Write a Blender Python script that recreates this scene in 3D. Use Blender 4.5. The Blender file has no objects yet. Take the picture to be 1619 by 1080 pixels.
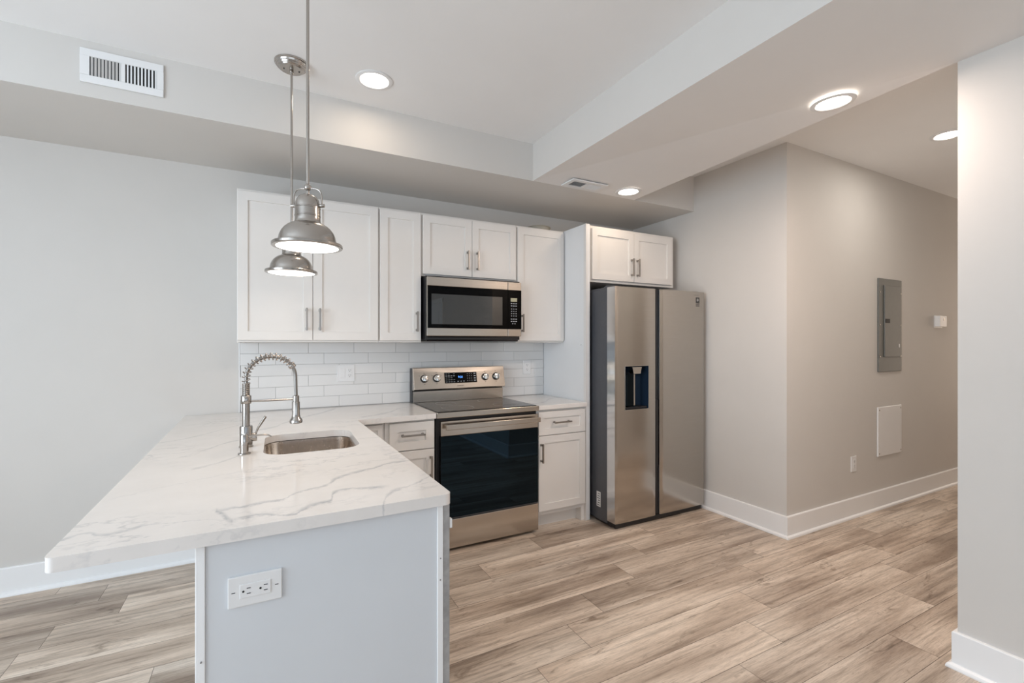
import bpy, bmesh, math, random
from mathutils import Vector, Matrix
random.seed(7)
S = bpy.context.scene
COL = S.collection
PI = math.pi

# ------------------------------------------------------------ camera, world, light, exposure
cam_d = bpy.data.cameras.new('camera')
cam_d.sensor_width = 36.0
cam_d.lens = 36.0 * 739.0 / 1619.0
cam_d.shift_y = 2.0 / 1619.0
cam_d.clip_start = 0.05
cam = bpy.data.objects.new('camera', cam_d)
COL.objects.link(cam)
cam.location = (0, 0, 1.37)
cam.rotation_euler = (PI / 2, 0, -math.radians(28.08))
S.camera = cam

W = bpy.data.worlds.new('sky')
S.world = W
W.use_nodes = True
bgn = W.node_tree.nodes['Background']
bgn.inputs[0].default_value = (0.62, 0.78, 1.0, 1)
bgn.inputs[1].default_value = 1.2

S.view_settings.view_transform = 'Standard'
S.view_settings.look = 'None'
S.view_settings.exposure = 0.0
S.view_settings.gamma = 1.0
S.view_settings.use_curve_mapping = False
S.cycles.diffuse_bounces = 6
S.cycles.glossy_bounces = 5
S.cycles.max_bounces = 10
S.cycles.sample_clamp_indirect = 6.0

# watts and colour of every lamp, window light and added fill
LIGHTS = {
    'rear_fill_up': (21, (0.84, 0.93, 1.0)), 'left': (88, (0.80, 0.91, 1.0)), 'left_fill_up': (9, (0.6, 0.8, 1.0)),
    'hall_fill': (12, (1.0, 0.82, 0.67)),
    'down_kitchen': (1.1, (1.0, 0.78, 0.57)), 'down_band': (20, (1.0, 0.83, 0.72)), 'down_fridge': (1.5, (1.0, 0.78, 0.57)),
    'down_hall': (5.5, (0.98, 0.92, 0.84)), 'pendant': (1.1, (1.0, 0.78, 0.57)),
}


def area(name, loc, rot, sx, sy, key, parent=None, shape='RECTANGLE', spread=None):
    power, color = LIGHTS[key]
    d = bpy.data.lights.new(name, 'AREA')
    d.shape = shape
    d.size = sx
    d.size_y = sy
    d.energy = power
    d.color = color
    if spread:
        d.spread = spread
    o = bpy.data.objects.new(name, d)
    COL.objects.link(o)
    o.location = loc
    o.rotation_euler = rot
    if parent:
        o.parent = parent
    return o


# left window daylight; the upward and hall lights are added fill
area('window_and_fill_light', (-0.40, -3.30, 1.10), (PI / 2 + math.radians(60), 0, 0), 4.0, 1.0, 'rear_fill_up')  # added fill floating in the room, aimed up to brighten the ceiling
area('window_and_fill_light', (-2.88, 0.55, 1.45), (PI / 2, 0, -PI / 2), 2.6, 1.7, 'left')
area('window_and_fill_light', (-2.60, 0.55, 1.10), (PI / 2 + math.radians(60), 0, -PI / 2), 2.6, 1.0, 'left_fill_up')  # added upward fill for the ceiling, inside the left window
area('hall_fill_light', (7.9, 1.42, 1.5), (PI / 2, 0, PI / 2), 0.9, 1.8, 'hall_fill')  # added fill to brighten the dim hall; its end wall is closed


# ------------------------------------------------------------ materials
def srgb(r, g, b):
    def f(c):
        c /= 255.0
        return c / 12.92 if c <= 0.04045 else ((c + 0.055) / 1.055) ** 2.4
    return (f(r), f(g), f(b), 1.0)


def new_mat(name):
    m = bpy.data.materials.new(name)
    m.use_nodes = True
    nt = m.node_tree
    b = nt.nodes['Principled BSDF']
    return m, nt, b


def noise_node(nt, scale, detail=3, rough=0.5, vec=None):
    n = nt.nodes.new('ShaderNodeTexNoise')
    n.inputs['Scale'].default_value = scale
    n.inputs['Detail'].default_value = detail
    n.inputs['Roughness'].default_value = rough
    if vec is not None:
        nt.links.new(vec, n.inputs['Vector'])
    return n


def coords(nt, scale=(1, 1, 1)):
    tc = nt.nodes.new('ShaderNodeTexCoord')
    mp = nt.nodes.new('ShaderNodeMapping')
    mp.inputs['Scale'].default_value = scale
    nt.links.new(tc.outputs['Object'], mp.inputs['Vector'])
    return mp.outputs['Vector']


def ramp(nt, fac, stops):
    r = nt.nodes.new('ShaderNodeValToRGB')
    els = r.color_ramp.elements
    while len(els) < len(stops):
        els.new(0.5)
    for e, (p, c) in zip(els, stops):
        e.position = p
        e.color = c
    nt.links.new(fac, r.inputs['Fac'])
    return r


def math_node(nt, op, a, b=None, c=None, clamp=False):
    n = nt.nodes.new('ShaderNodeMath')
    n.operation = op
    n.use_clamp = clamp
    for i, v in enumerate((a, b, c)):
        if v is None:
            continue
        if isinstance(v, (int, float)):
            n.inputs[i].default_value = v
        else:
            nt.links.new(v, n.inputs[i])
    return n.outputs[0]


def mixc(nt, fac, a, b, mode='MIX'):
    n = nt.nodes.new('ShaderNodeMix')
    n.data_type = 'RGBA'
    n.blend_type = mode
    if isinstance(fac, (int, float)):
        n.inputs[0].default_value = fac
    else:
        nt.links.new(fac, n.inputs[0])
    for i, v in ((6, a), (7, b)):
        if isinstance(v, tuple):
            n.inputs[i].default_value = v
        else:
            nt.links.new(v, n.inputs[i])
    return n.outputs[2]


def bump(nt, b, height, strength, dist=0.002):
    n = nt.nodes.new('ShaderNodeBump')
    n.inputs['Strength'].default_value = strength
    n.inputs['Distance'].default_value = dist
    nt.links.new(height, n.inputs['Height'])
    nt.links.new(n.outputs[0], b.inputs['Normal'])


def plain(name, col, rough=0.5, metal=0.0, spec=0.5, var=0.02, scale=12, bmp=0.0):
    m, nt, b = new_mat(name)
    v = coords(nt)
    n = noise_node(nt, scale, 4, 0.6, v)
    lo = tuple(max(0, c * (1 - var)) for c in col[:3]) + (1,)
    hi = tuple(min(1, c * (1 + var)) for c in col[:3]) + (1,)
    r = ramp(nt, n.outputs['Fac'], [(0.3, lo), (0.7, hi)])
    nt.links.new(r.outputs[0], b.inputs['Base Color'])
    b.inputs['Roughness'].default_value = rough
    b.inputs['Metallic'].default_value = metal
    b.inputs['Specular IOR Level'].default_value = spec
    if bmp:
        n2 = noise_node(nt, 220, 3, 0.6, v)
        bump(nt, b, n2.outputs['Fac'], bmp, 0.001)
    return m


def metal(name, col, rough, stretch=(1, 1, 1), amt=0.08, scale=90, aniso=0.0):
    m, nt, b = new_mat(name)
    v = coords(nt, stretch)
    n = noise_node(nt, scale, 3, 0.6, v)
    lo = tuple(c * (1 - amt) for c in col[:3]) + (1,)
    r = ramp(nt, n.outputs['Fac'], [(0.3, lo), (0.7, col)])
    nt.links.new(r.outputs[0], b.inputs['Base Color'])
    rr = math_node(nt, 'MULTIPLY_ADD', n.outputs['Fac'], 0.10, rough - 0.05)
    nt.links.new(rr, b.inputs['Roughness'])
    b.inputs['Metallic'].default_value = 1.0
    b.inputs['Anisotropic'].default_value = aniso
    return m


def emit(name, col, strength):
    m, nt, b = new_mat(name)
    b.inputs['Base Color'].default_value = col
    b.inputs['Emission Color'].default_value = col
    b.inputs['Emission Strength'].default_value = strength
    b.inputs['Roughness'].default_value = 0.4
    return m


M = {}
M['wall'] = plain('wall_paint', (0.66, 0.635, 0.605, 1), 0.62, spec=0.3, var=0.012, scale=3, bmp=0.08)
M['ceil'] = plain('ceiling_paint', (0.87, 0.865, 0.86, 1), 0.75, spec=0.2, var=0.01, scale=3, bmp=0.06)
M['beam'] = plain('beam_paint', (0.83, 0.815, 0.805, 1), 0.7, spec=0.2, var=0.01, scale=3, bmp=0.06)
M['trim'] = plain('trim_paint', (0.89, 0.895, 0.90, 1), 0.35, var=0.01, scale=4)
M['cab'] = plain('cabinet_paint', (0.80, 0.775, 0.745, 1), 0.34, var=0.012, scale=4)
M['cabside'] = plain('side_laminate_daylit', (0.69, 0.715, 0.745, 1), 0.4, var=0.01, scale=5)  # cool, dim daylight on the end panel put into its base colour
M['panelside'] = plain('panel_laminate', (0.84, 0.845, 0.85, 1), 0.4, var=0.01, scale=5)
M['raw'] = plain('raw_edge', (0.36, 0.35, 0.345, 1), 0.7, var=0.22, scale=22, bmp=0.2)
M['plate'] = plain('white_plastic', (0.82, 0.82, 0.82, 1), 0.3, var=0.01)
M['slot'] = plain('dark_slot', (0.02, 0.02, 0.022, 1), 0.6)
M['black'] = plain('black_enamel', (0.012, 0.012, 0.014, 1), 0.3)
M['darkgrey'] = plain('dark_grey_side', (0.085, 0.088, 0.098, 1), 0.38, var=0.05, scale=60, bmp=0.05)
M['steel'] = metal('brushed_steel', (0.58, 0.53, 0.475, 1), 0.21, (0.6, 60, 60), 0.05, 6, 0.4)
M['steelv'] = metal('brushed_steel_door', (0.50, 0.465, 0.425, 1), 0.17, (0.7, 0.7, 40), 0.05, 6, 0.3)
M['nickel'] = metal('brushed_nickel', (0.45, 0.42, 0.39, 1), 0.20, (1, 1, 3), 0.03, 30, 0.5)
M['hose'] = metal('hose_sheath', (0.30, 0.28, 0.26, 1), 0.35, (1, 1, 1), 0.1, 300)
M['handle'] = metal('handle_nickel', (0.36, 0.335, 0.31, 1), 0.3, (1, 1, 1), 0.08, 60)
M['edge'] = metal('door_edge_steel', (0.74, 0.77, 0.80, 1), 0.14, (1, 1, 1), 0.04, 40)  # window gleam on the door edges put into a lighter, bluer steel
M['chrome'] = metal('polished_edge', (0.75, 0.74, 0.72, 1), 0.12, (1, 1, 1), 0.04, 40)
M['sink'] = metal('sink_steel', (0.60, 0.52, 0.45, 1), 0.26, (1, 1, 1), 0.08, 60)  # warm reflections in the basin put into the steel colour
M['panelgrey'] = plain('grey_enamel_panel', (0.135, 0.14, 0.132, 1), 0.4, var=0.04, scale=30)
M['lens'] = emit('lamp_lens', (1.0, 0.93, 0.84, 1), 10.0)
M['lensp'] = emit('pendant_lens', (1.0, 0.95, 0.88, 1), 4.0)
M['ink'] = plain('printed_ink', (0.05, 0.05, 0.05, 1), 0.5)
M['white_ink'] = plain('white_print', (0.55, 0.57, 0.6, 1), 0.5)
M['blue'] = emit('clock_blue', (0.10, 0.35, 1.0, 1), 1.6)
M['lcd'] = plain('lcd_beige', (0.46, 0.44, 0.30, 1), 0.4)
M['duct'] = plain('duct_beige', (0.40, 0.37, 0.31, 1), 0.6)
M['waterblue'] = plain('dispenser_side', (0.015, 0.03, 0.055, 1), 0.12)


def glass_black(name, col, rough=0.04, spec=0.5, tint=(1, 1, 1, 1)):
    m, nt, b = new_mat(name)
    v = coords(nt)
    n = noise_node(nt, 4, 2, 0.5, v)
    r = ramp(nt, n.outputs['Fac'], [(0.3, tuple(c * 0.9 for c in col[:3]) + (1,)), (0.7, col)])
    nt.links.new(r.outputs[0], b.inputs['Base Color'])
    b.inputs['Roughness'].default_value = rough
    b.inputs['Specular IOR Level'].default_value = spec
    b.inputs['Specular Tint'].default_value = tint
    return m


M['ovenglass'] = glass_black('oven_glass', (0.001, 0.001, 0.0012, 1), 0.02, 0.42, (0.38, 0.70, 1.0, 1))
M['panelglass'] = glass_black('panel_glass', (0.001, 0.001, 0.0012, 1), 0.04, 0.1)
M['cooktop'] = glass_black('cooktop_glass', (0.004, 0.004, 0.0045, 1), 0.05, 0.3)
M['microwindow'] = glass_black('microwave_window', (0.022, 0.023, 0.022, 1), 0.015, 1.0)


def window_glass():
    m, nt, b = new_mat('window_glass')
    out = nt.nodes['Material Output']
    tr = nt.nodes.new('ShaderNodeBsdfTransparent')
    gl = nt.nodes.new('ShaderNodeBsdfGlossy')
    gl.inputs['Roughness'].default_value = 0.02
    mx = nt.nodes.new('ShaderNodeMixShader')
    fr = nt.nodes.new('ShaderNodeFresnel')
    nt.links.new(fr.outputs[0], mx.inputs[0])
    nt.links.new(tr.outputs[0], mx.inputs[1])
    nt.links.new(gl.outputs[0], mx.inputs[2])
    nt.links.new(mx.outputs[0], out.inputs['Surface'])
    return m


M['glass'] = window_glass()


def tile_mat():
    m, nt, b = new_mat('glazed_white_tile')
    at = nt.nodes.new('ShaderNodeAttribute')
    at.attribute_name = 'tone'
    sep = nt.nodes.new('ShaderNodeSeparateColor')
    nt.links.new(at.outputs['Color'], sep.inputs[0])
    r = ramp(nt, sep.outputs[0], [(0, (0.75, 0.745, 0.735, 1)), (1, (0.80, 0.795, 0.785, 1))])
    nt.links.new(r.outputs[0], b.inputs['Base Color'])
    b.inputs['Roughness'].default_value = 0.18
    return m


M['tile'] = tile_mat()
M['grout'] = plain('grout', (0.42, 0.42, 0.42, 1), 0.8, var=0.06, scale=60)


def quartz_mat():
    m, nt, b = new_mat('veined_quartz')
    tc = nt.nodes.new('ShaderNodeTexCoord')
    v0 = tc.outputs['Object']
    sep = nt.nodes.new('ShaderNodeSeparateXYZ')
    nt.links.new(v0, sep.inputs[0])
    X, Y, Z = sep.outputs
    w1 = noise_node(nt, 9, 4, 0.6, v0)
    w2 = noise_node(nt, 45, 4, 0.6, v0)
    wob = math_node(nt, 'ADD', math_node(nt, 'MULTIPLY', math_node(nt, 'SUBTRACT', w1.outputs['Fac'], 0.5), 0.06),
                    math_node(nt, 'MULTIPLY', math_node(nt, 'SUBTRACT', w2.outputs['Fac'], 0.5), 0.034))
    Yw = math_node(nt, 'ADD', Y, wob)
    wn = noise_node(nt, 7, 3, 0.6, v0)
    total = None
    # each vein: [(x, y), ...] in metres on the slab, width, strength
    veins = [
        ([(-0.13, 1.50), (-0.034, 1.504), (0.039, 1.516), (0.099, 1.567), (0.163, 1.594), (0.227, 1.671), (0.293, 1.711), (0.36, 1.737), (0.435, 1.775), (0.52, 1.785)], 0.0065, 0.75),
        ([(-0.08, 1.40), (0.002, 1.404), (0.061, 1.375), (0.097, 1.402), (0.137, 1.429), (0.17, 1.435), (0.19, 1.505), (0.218, 1.523), (0.285, 1.508), (0.36, 1.5)], 0.0065, 0.8),
        ([(0.27, 1.20), (0.283, 1.272), (0.297, 1.327), (0.353, 1.441), (0.404, 1.465), (0.46, 1.512), (0.52, 1.545)], 0.005, 0.6),
        ([(-0.23, 2.03), (-0.169, 2.068), (-0.132, 2.107), (-0.08, 2.20)], 0.007, 0.5),
        ([(-0.43, 1.43), (-0.395, 1.455), (-0.374, 1.465), (-0.334, 1.435), (-0.297, 1.441), (-0.255, 1.475)], 0.007, 0.6),
        ([(-0.24, 2.34), (-0.212, 2.369), (-0.153, 2.482), (-0.09, 2.53)], 0.009, 0.6),
        ([(-0.05, 2.78), (0.037, 2.811), (0.112, 2.962), (0.217, 3.124), (0.359, 3.301), (0.46, 3.46)], 0.013, 0.55),
        ([(0.39, 2.303), (0.52, 2.288)], 0.004, 0.35),
        ([(-0.115, 1.50), (-0.1, 1.475), (-0.088, 1.44), (-0.075, 1.40), (-0.065, 1.385)], 0.011, 0.8),
        ([(-0.40, 1.75), (-0.2, 1.86), (0.02, 1.95)], 0.004, 0.2),
        ([(0.5, 2.96), (0.62, 3.0), (0.74, 3.10), (0.86, 3.25), (0.98, 3.3)], 0.01, 0.5),
        ([(1.74, 3.0), (1.9, 3.05), (2.05, 3.2), (2.25, 3.3)], 0.01, 0.45),
        ([(-0.45, 2.62), (-0.3, 2.72), (-0.15, 2.95), (0.0, 3.15)], 0.008, 0.35),
    ]
    for pts, wd, st in veins:
        x0, x1 = pts[0][0], pts[-1][0]
        fc = nt.nodes.new('ShaderNodeFloatCurve')
        cm = fc.mapping
        cm.use_clip = False
        c = cm.curves[0]
        ys = [p[1] for p in pts]
        ylo, yhi = min(ys) - 0.01, max(ys) + 0.01
        np_ = [((x - x0) / (x1 - x0), (y - ylo) / (yhi - ylo)) for x, y in pts]
        c.points[0].location = np_[0]
        c.points[1].location = np_[-1]
        for q in np_[1:-1]:
            c.points.new(*q)
        cm.update()
        t = math_node(nt, 'MULTIPLY_ADD', X, 1 / (x1 - x0), -x0 / (x1 - x0))
        nt.links.new(t, fc.inputs['Value'])
        g = math_node(nt, 'MULTIPLY_ADD', fc.outputs[0], yhi - ylo, ylo)
        d = math_node(nt, 'ABSOLUTE', math_node(nt, 'SUBTRACT', Yw, g))
        wv = math_node(nt, 'MULTIPLY', math_node(nt, 'MULTIPLY', wn.outputs['Fac'], wn.outputs['Fac']), wd * 9.0)
        f = math_node(nt, 'SUBTRACT', 1.0, math_node(nt, 'DIVIDE', d, wv), clamp=True)
        e = 0.08
        inx = math_node(nt, 'MULTIPLY', math_node(nt, 'DIVIDE', t, e, clamp=True),
                        math_node(nt, 'DIVIDE', math_node(nt, 'SUBTRACT', 1.0, t), e, clamp=True))
        f = math_node(nt, 'MULTIPLY', math_node(nt, 'MULTIPLY', f, inx), st)
        total = f if total is None else math_node(nt, 'MAXIMUM', total, f)
    # faint random veining everywhere, also on the slab edge
    mp = nt.nodes.new('ShaderNodeMapping')
    mp.inputs['Rotation'].default_value = (0.3, 0.2, 0.6)
    mp.inputs['Scale'].default_value = (1.0, 1.9, 1.2)
    nt.links.new(v0, mp.inputs['Vector'])
    rn = noise_node(nt, 3.3, 6, 0.62, mp.outputs[0])
    rd = math_node(nt, 'ABSOLUTE', math_node(nt, 'SUBTRACT', rn.outputs['Fac'], 0.5))
    rv = math_node(nt, 'SUBTRACT', 1.0, math_node(nt, 'DIVIDE', rd, 0.024), clamp=True)
    msk = noise_node(nt, 2.3, 2, 0.5, v0)
    mk = math_node(nt, 'MULTIPLY', math_node(nt, 'SUBTRACT', msk.outputs['Fac'], 0.48), 5.0, clamp=True)
    rv = math_node(nt, 'MULTIPLY', math_node(nt, 'MULTIPLY', rv, mk), 0.5)
    total = math_node(nt, 'MAXIMUM', total, rv)
    brk = math_node(nt, 'MULTIPLY_ADD', w2.outputs['Fac'], 2.2, -0.35, clamp=True)
    total = math_node(nt, 'MULTIPLY', total, brk)
    base = ramp(nt, w1.outputs['Fac'], [(0.3, (0.79, 0.755, 0.725, 1)), (0.7, (0.83, 0.795, 0.765, 1))])
    col = mixc(nt, total, base.outputs[0], (0.36, 0.37, 0.40, 1))
    nt.links.new(col, b.inputs['Base Color'])
    b.inputs['Roughness'].default_value = 0.13
    b.inputs['Specular IOR Level'].default_value = 0.5
    return m


M['quartz'] = quartz_mat()


def floor_mat():
    m, nt, b = new_mat('oak_vinyl_plank')
    at = nt.nodes.new('ShaderNodeAttribute')
    at.attribute_name = 'tone'
    sc = nt.nodes.new('ShaderNodeSeparateColor')
    nt.links.new(at.outputs['Color'], sc.inputs[0])
    tc = nt.nodes.new('ShaderNodeTexCoord')
    off = nt.nodes.new('ShaderNodeVectorMath')
    off.operation = 'SCALE'
    nt.links.new(at.outputs['Color'], off.inputs[0])
    off.inputs['Scale'].default_value = 37.0
    add = nt.nodes.new('ShaderNodeVectorMath')
    add.operation = 'ADD'
    nt.links.new(tc.outputs['Object'], add.inputs[0])
    nt.links.new(off.outputs[0], add.inputs[1])

    def mp(s):
        n = nt.nodes.new('ShaderNodeMapping')
        n.inputs['Scale'].default_value = s
        nt.links.new(add.outputs[0], n.inputs['Vector'])
        return n.outputs[0]
    big = noise_node(nt, 1.0, 4, 0.5, mp((1.1, 6.5, 1)))
    big.inputs['Distortion'].default_value = 0.25
    mid = noise_node(nt, 1.0, 6, 0.72, mp((1.7, 48.0, 1)))
    mid.inputs['Distortion'].default_value = 0.2
    fine = noise_node(nt, 1.0, 4, 0.75, mp((16, 260, 1)))
    kn = noise_node(nt, 1.0, 4, 0.65, mp((4.2, 13.0, 1)))
    kn.inputs['Distortion'].default_value = 1.4
    base = ramp(nt, big.outputs['Fac'], [(0.32, srgb(160, 141, 125)), (0.44, srgb(196, 178, 161)),
                                         (0.56, srgb(224, 207, 190)), (0.70, srgb(243, 228, 212))])
    mr = ramp(nt, mid.outputs['Fac'], [(0.34, (0.48, 0.46, 0.44, 1)), (0.50, (0.98, 0.98, 0.98, 1)), (0.72, (1.12, 1.12, 1.12, 1))])
    c1 = mixc(nt, 0.75, base.outputs[0], mr.outputs[0], 'MULTIPLY')
    fr = ramp(nt, fine.outputs['Fac'], [(0.34, (0.62, 0.60, 0.58, 1)), (0.54, (1, 1, 1, 1))])
    c2 = mixc(nt, 0.7, c1, fr.outputs[0], 'MULTIPLY')
    kr = ramp(nt, kn.outputs['Fac'], [(0.28, (0.42, 0.38, 0.34, 1)), (0.41, (1, 1, 1, 1))])
    c3 = mixc(nt, 0.8, c2, kr.outputs[0], 'MULTIPLY')
    tn = ramp(nt, sc.outputs[0], [(0, (0.86, 0.86, 0.86, 1)), (1, (1.06, 1.05, 1.04, 1))])
    c4 = mixc(nt, 1.0, c3, tn.outputs[0], 'MULTIPLY')
    nt.links.new(c4, b.inputs['Base Color'])
    rr = math_node(nt, 'MULTIPLY_ADD', mid.outputs['Fac'], 0.16, 0.30)
    nt.links.new(rr, b.inputs['Roughness'])
    bump(nt, b, fine.outputs['Fac'], 0.15, 0.001)
    return m


M['floor'] = floor_mat()
M['seam'] = plain('plank_seam', (0.10, 0.085, 0.07, 1), 0.8)


# ------------------------------------------------------------ mesh helpers
class MB:
    """Collects shapes (world coordinates) and links them as one mesh object."""

    def __init__(self):
        self.bm = bmesh.new()

    def merge(self, b2, mi=0):
        for f in b2.faces:
            f.material_index = mi
        me = bpy.data.meshes.new('tmp')
        b2.to_mesh(me)
        b2.free()
        self.bm.from_mesh(me)
        bpy.data.meshes.remove(me)
        return self

    def box(self, x0, x1, y0, y1, z0, z1, bev=0.0, seg=2, mi=0, rot=None):
        b = bmesh.new()
        bmesh.ops.create_cube(b, size=1.0)
        bmesh.ops.scale(b, vec=(x1 - x0, y1 - y0, z1 - z0), verts=b.verts)
        if bev > 0:
            bmesh.ops.bevel(b, geom=list(b.edges), offset=bev, segments=seg, profile=0.5, affect='EDGES')
        if rot is not None:
            bmesh.ops.rotate(b, cent=(0, 0, 0), matrix=rot, verts=b.verts)
        bmesh.ops.translate(b, vec=((x0 + x1) / 2, (y0 + y1) / 2, (z0 + z1) / 2), verts=b.verts)
        return self.merge(b, mi)

    def cyl(self, p0, p1, r, seg=24, r2=None, mi=0, bev=0.0):
        p0, p1 = Vector(p0), Vector(p1)
        b = bmesh.new()
        bmesh.ops.create_cone(b, cap_ends=True, segments=seg, radius1=r, radius2=r if r2 is None else r2, depth=(p1 - p0).length)
        if bev > 0:
            es = [e for e in b.edges if len(e.link_faces) == 2 and any(len(f.verts) > 4 for f in e.link_faces)]
            bmesh.ops.bevel(b, geom=es, offset=bev, segments=2, profile=0.5, affect='EDGES')
        q = Vector((0, 0, 1)).rotation_difference((p1 - p0).normalized())
        bmesh.ops.rotate(b, cent=(0, 0, 0), matrix=q.to_matrix(), verts=b.verts)
        bmesh.ops.translate(b, vec=(p0 + p1) / 2, verts=b.verts)
        return self.merge(b, mi)

    def lathe(self, c, prof, seg=40, mi=0, closed=False):
        """prof: (r, z) pairs around a vertical axis through c."""
        b = bmesh.new()
        rings = []
        for r, z in prof:
            if r < 1e-6:
                rings.append([b.verts.new((c[0], c[1], c[2] + z))])
            else:
                rings.append([b.verts.new((c[0] + r * math.cos(2 * PI * k / seg), c[1] + r * math.sin(2 * PI * k / seg), c[2] + z)) for k in range(seg)])
        pairs = list(zip(rings[:-1], rings[1:]))
        if closed:
            pairs.append((rings[-1], rings[0]))
        for a, d in pairs:
            for k in range(seg):
                k2 = (k + 1) % seg
                if len(a) == 1 and len(d) == 1:
                    continue
                if len(a) == 1:
                    b.faces.new((a[0], d[k2], d[k]))
                elif len(d) == 1:
                    b.faces.new((a[k], a[k2], d[0]))
                else:
                    b.faces.new((a[k], a[k2], d[k2], d[k]))
        bmesh.ops.recalc_face_normals(b, faces=b.faces)
        return self.merge(b, mi)

    def tube(self, pts, r, seg=12, mi=0):
        pts = [Vector(p) for p in pts]
        rs = r if isinstance(r, (list, tuple)) else [r] * len(pts)
        b = bmesh.new()
        tang = []
        for i in range(len(pts)):
            a = pts[max(0, i - 1)]
            c = pts[min(len(pts) - 1, i + 1)]
            tang.append((c - a).normalized())
        n = tang[0].orthogonal().normalized()
        rings = []
        for i, p in enumerate(pts):
            if i:
                q = tang[i - 1].rotation_difference(tang[i])
                n = (q @ n).normalized()
            bn = tang[i].cross(n).normalized()
            rings.append([b.verts.new(p + (n * math.cos(2 * PI * k / seg) + bn * math.sin(2 * PI * k / seg)) * rs[i]) for k in range(seg)])
        for a, d in zip(rings[:-1], rings[1:]):
            for k in range(seg):
                b.faces.new((a[k], a[(k + 1) % seg], d[(k + 1) % seg], d[k]))
        b.faces.new(rings[0][::-1])
        b.faces.new(rings[-1])
        bmesh.ops.recalc_face_normals(b, faces=b.faces)
        return self.merge(b, mi)

    def poly(self, pts, mi=0):
        b = bmesh.new()
        b.faces.new([b.verts.new(p) for p in pts])
        return self.merge(b, mi)

    def prism(self, outline, axis, a0, a1, bev=0.0, mi=0):
        """outline of 2D points extruded along axis ('x','y','z') from a0 to a1."""
        def P(u, v, a):
            return {'x': (a, u, v), 'y': (u, a, v), 'z': (u, v, a)}[axis]
        b = bmesh.new()
        lo = [b.verts.new(P(u, v, a0)) for u, v in outline]
        hi = [b.verts.new(P(u, v, a1)) for u, v in outline]
        b.faces.new(lo)
        b.faces.new(hi[::-1])
        n = len(outline)
        for k in range(n):
            b.faces.new((lo[k], hi[k], hi[(k + 1) % n], lo[(k + 1) % n]))
        bmesh.ops.recalc_face_normals(b, faces=b.faces)
        if bev > 0:
            bmesh.ops.bevel(b, geom=list(b.edges), offset=bev, segments=2, profile=0.5, affect='EDGES')
        return self.merge(b, mi)

    def build(self, name, mats, parent=None, origin=None, smooth=None):
        """origin: world position the mesh is made relative to."""
        org = Vector(origin) if origin is not None else (Vector(parent['_o']) if parent is not None and '_o' in parent else Vector((0, 0, 0)))
        bmesh.ops.translate(self.bm, vec=-org, verts=self.bm.verts)
        me = bpy.data.meshes.new(name)
        self.bm.to_mesh(me)
        self.bm.free()
        if not isinstance(mats, (list, tuple)):
            mats = [mats]
        for m_ in mats:
            me.materials.append(m_)
        if smooth:
            me.polygons.foreach_set('use_smooth', [True] * len(me.polygons))
            try:
                me.set_sharp_from_angle(angle=math.radians(smooth))
            except Exception:
                pass
        o = bpy.data.objects.new(name, me)
        COL.objects.link(o)
        if parent is not None:
            o.parent = parent
            if '_o' in parent:
                pass
            o['_o'] = list(org)
        else:
            o.location = org
            o['_o'] = list(org)
        return o


def thing(name, label, cat, loc=(0, 0, 0), group=None):
    o = bpy.data.objects.new(name, None)
    o.empty_display_size = 0.1
    COL.objects.link(o)
    o.location = loc
    o['_o'] = list(loc)
    o['label'] = label
    o['category'] = cat
    if group:
        o['group'] = group
    return o


def tag(o, label, cat, group=None):
    o['label'] = label
    o['category'] = cat
    if group:
        o['group'] = group
    return o


def struct(o):
    o['kind'] = 'structure'
    return o


def copy_tree(o, parent=None):
    c = o.copy()
    COL.objects.link(c)
    if parent is not None:
        c.parent = parent
    for ch in list(o.children):
        copy_tree(ch, c)
    return c


def text_part(name, body, size, loc, rot, mat, parent, label=None, extr=0.0003):
    cu = bpy.data.curves.new(name, 'FONT')
    cu.body = body
    cu.size = size
    cu.extrude = extr
    cu.align_x = 'CENTER'
    cu.align_y = 'CENTER'
    t = bpy.data.objects.new('tmp_text', cu)
    COL.objects.link(t)
    bpy.context.view_layer.update()
    dg = bpy.context.evaluated_depsgraph_get()
    me = bpy.data.meshes.new_from_object(t.evaluated_get(dg))
    bpy.data.objects.remove(t)
    bpy.data.curves.remove(cu)
    me.transform(Matrix.Translation(Vector(loc) - Vector(parent['_o'])) @ rot.to_4x4())
    me.materials.clear()
    me.materials.append(mat)
    o = bpy.data.objects.new(name, me)
    COL.objects.link(o)
    o.parent = parent
    o['_o'] = list(parent['_o'])
    if label:
        o['label'] = label
    return o


FRONT = Matrix.Rotation(PI / 2, 3, 'X')       # text facing -Y

# ------------------------------------------------------------ the setting
YB = 3.53          # back wall
XC, YH = 3.245, 1.987   # closet wall / hall wall
XP, YP = 2.585, 0.854   # corner of the right hand wall
ZS, ZC, ZH = 2.49, 2.745, 2.78
XL, YR, XE = -3.0, -4.0, 8.0

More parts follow.
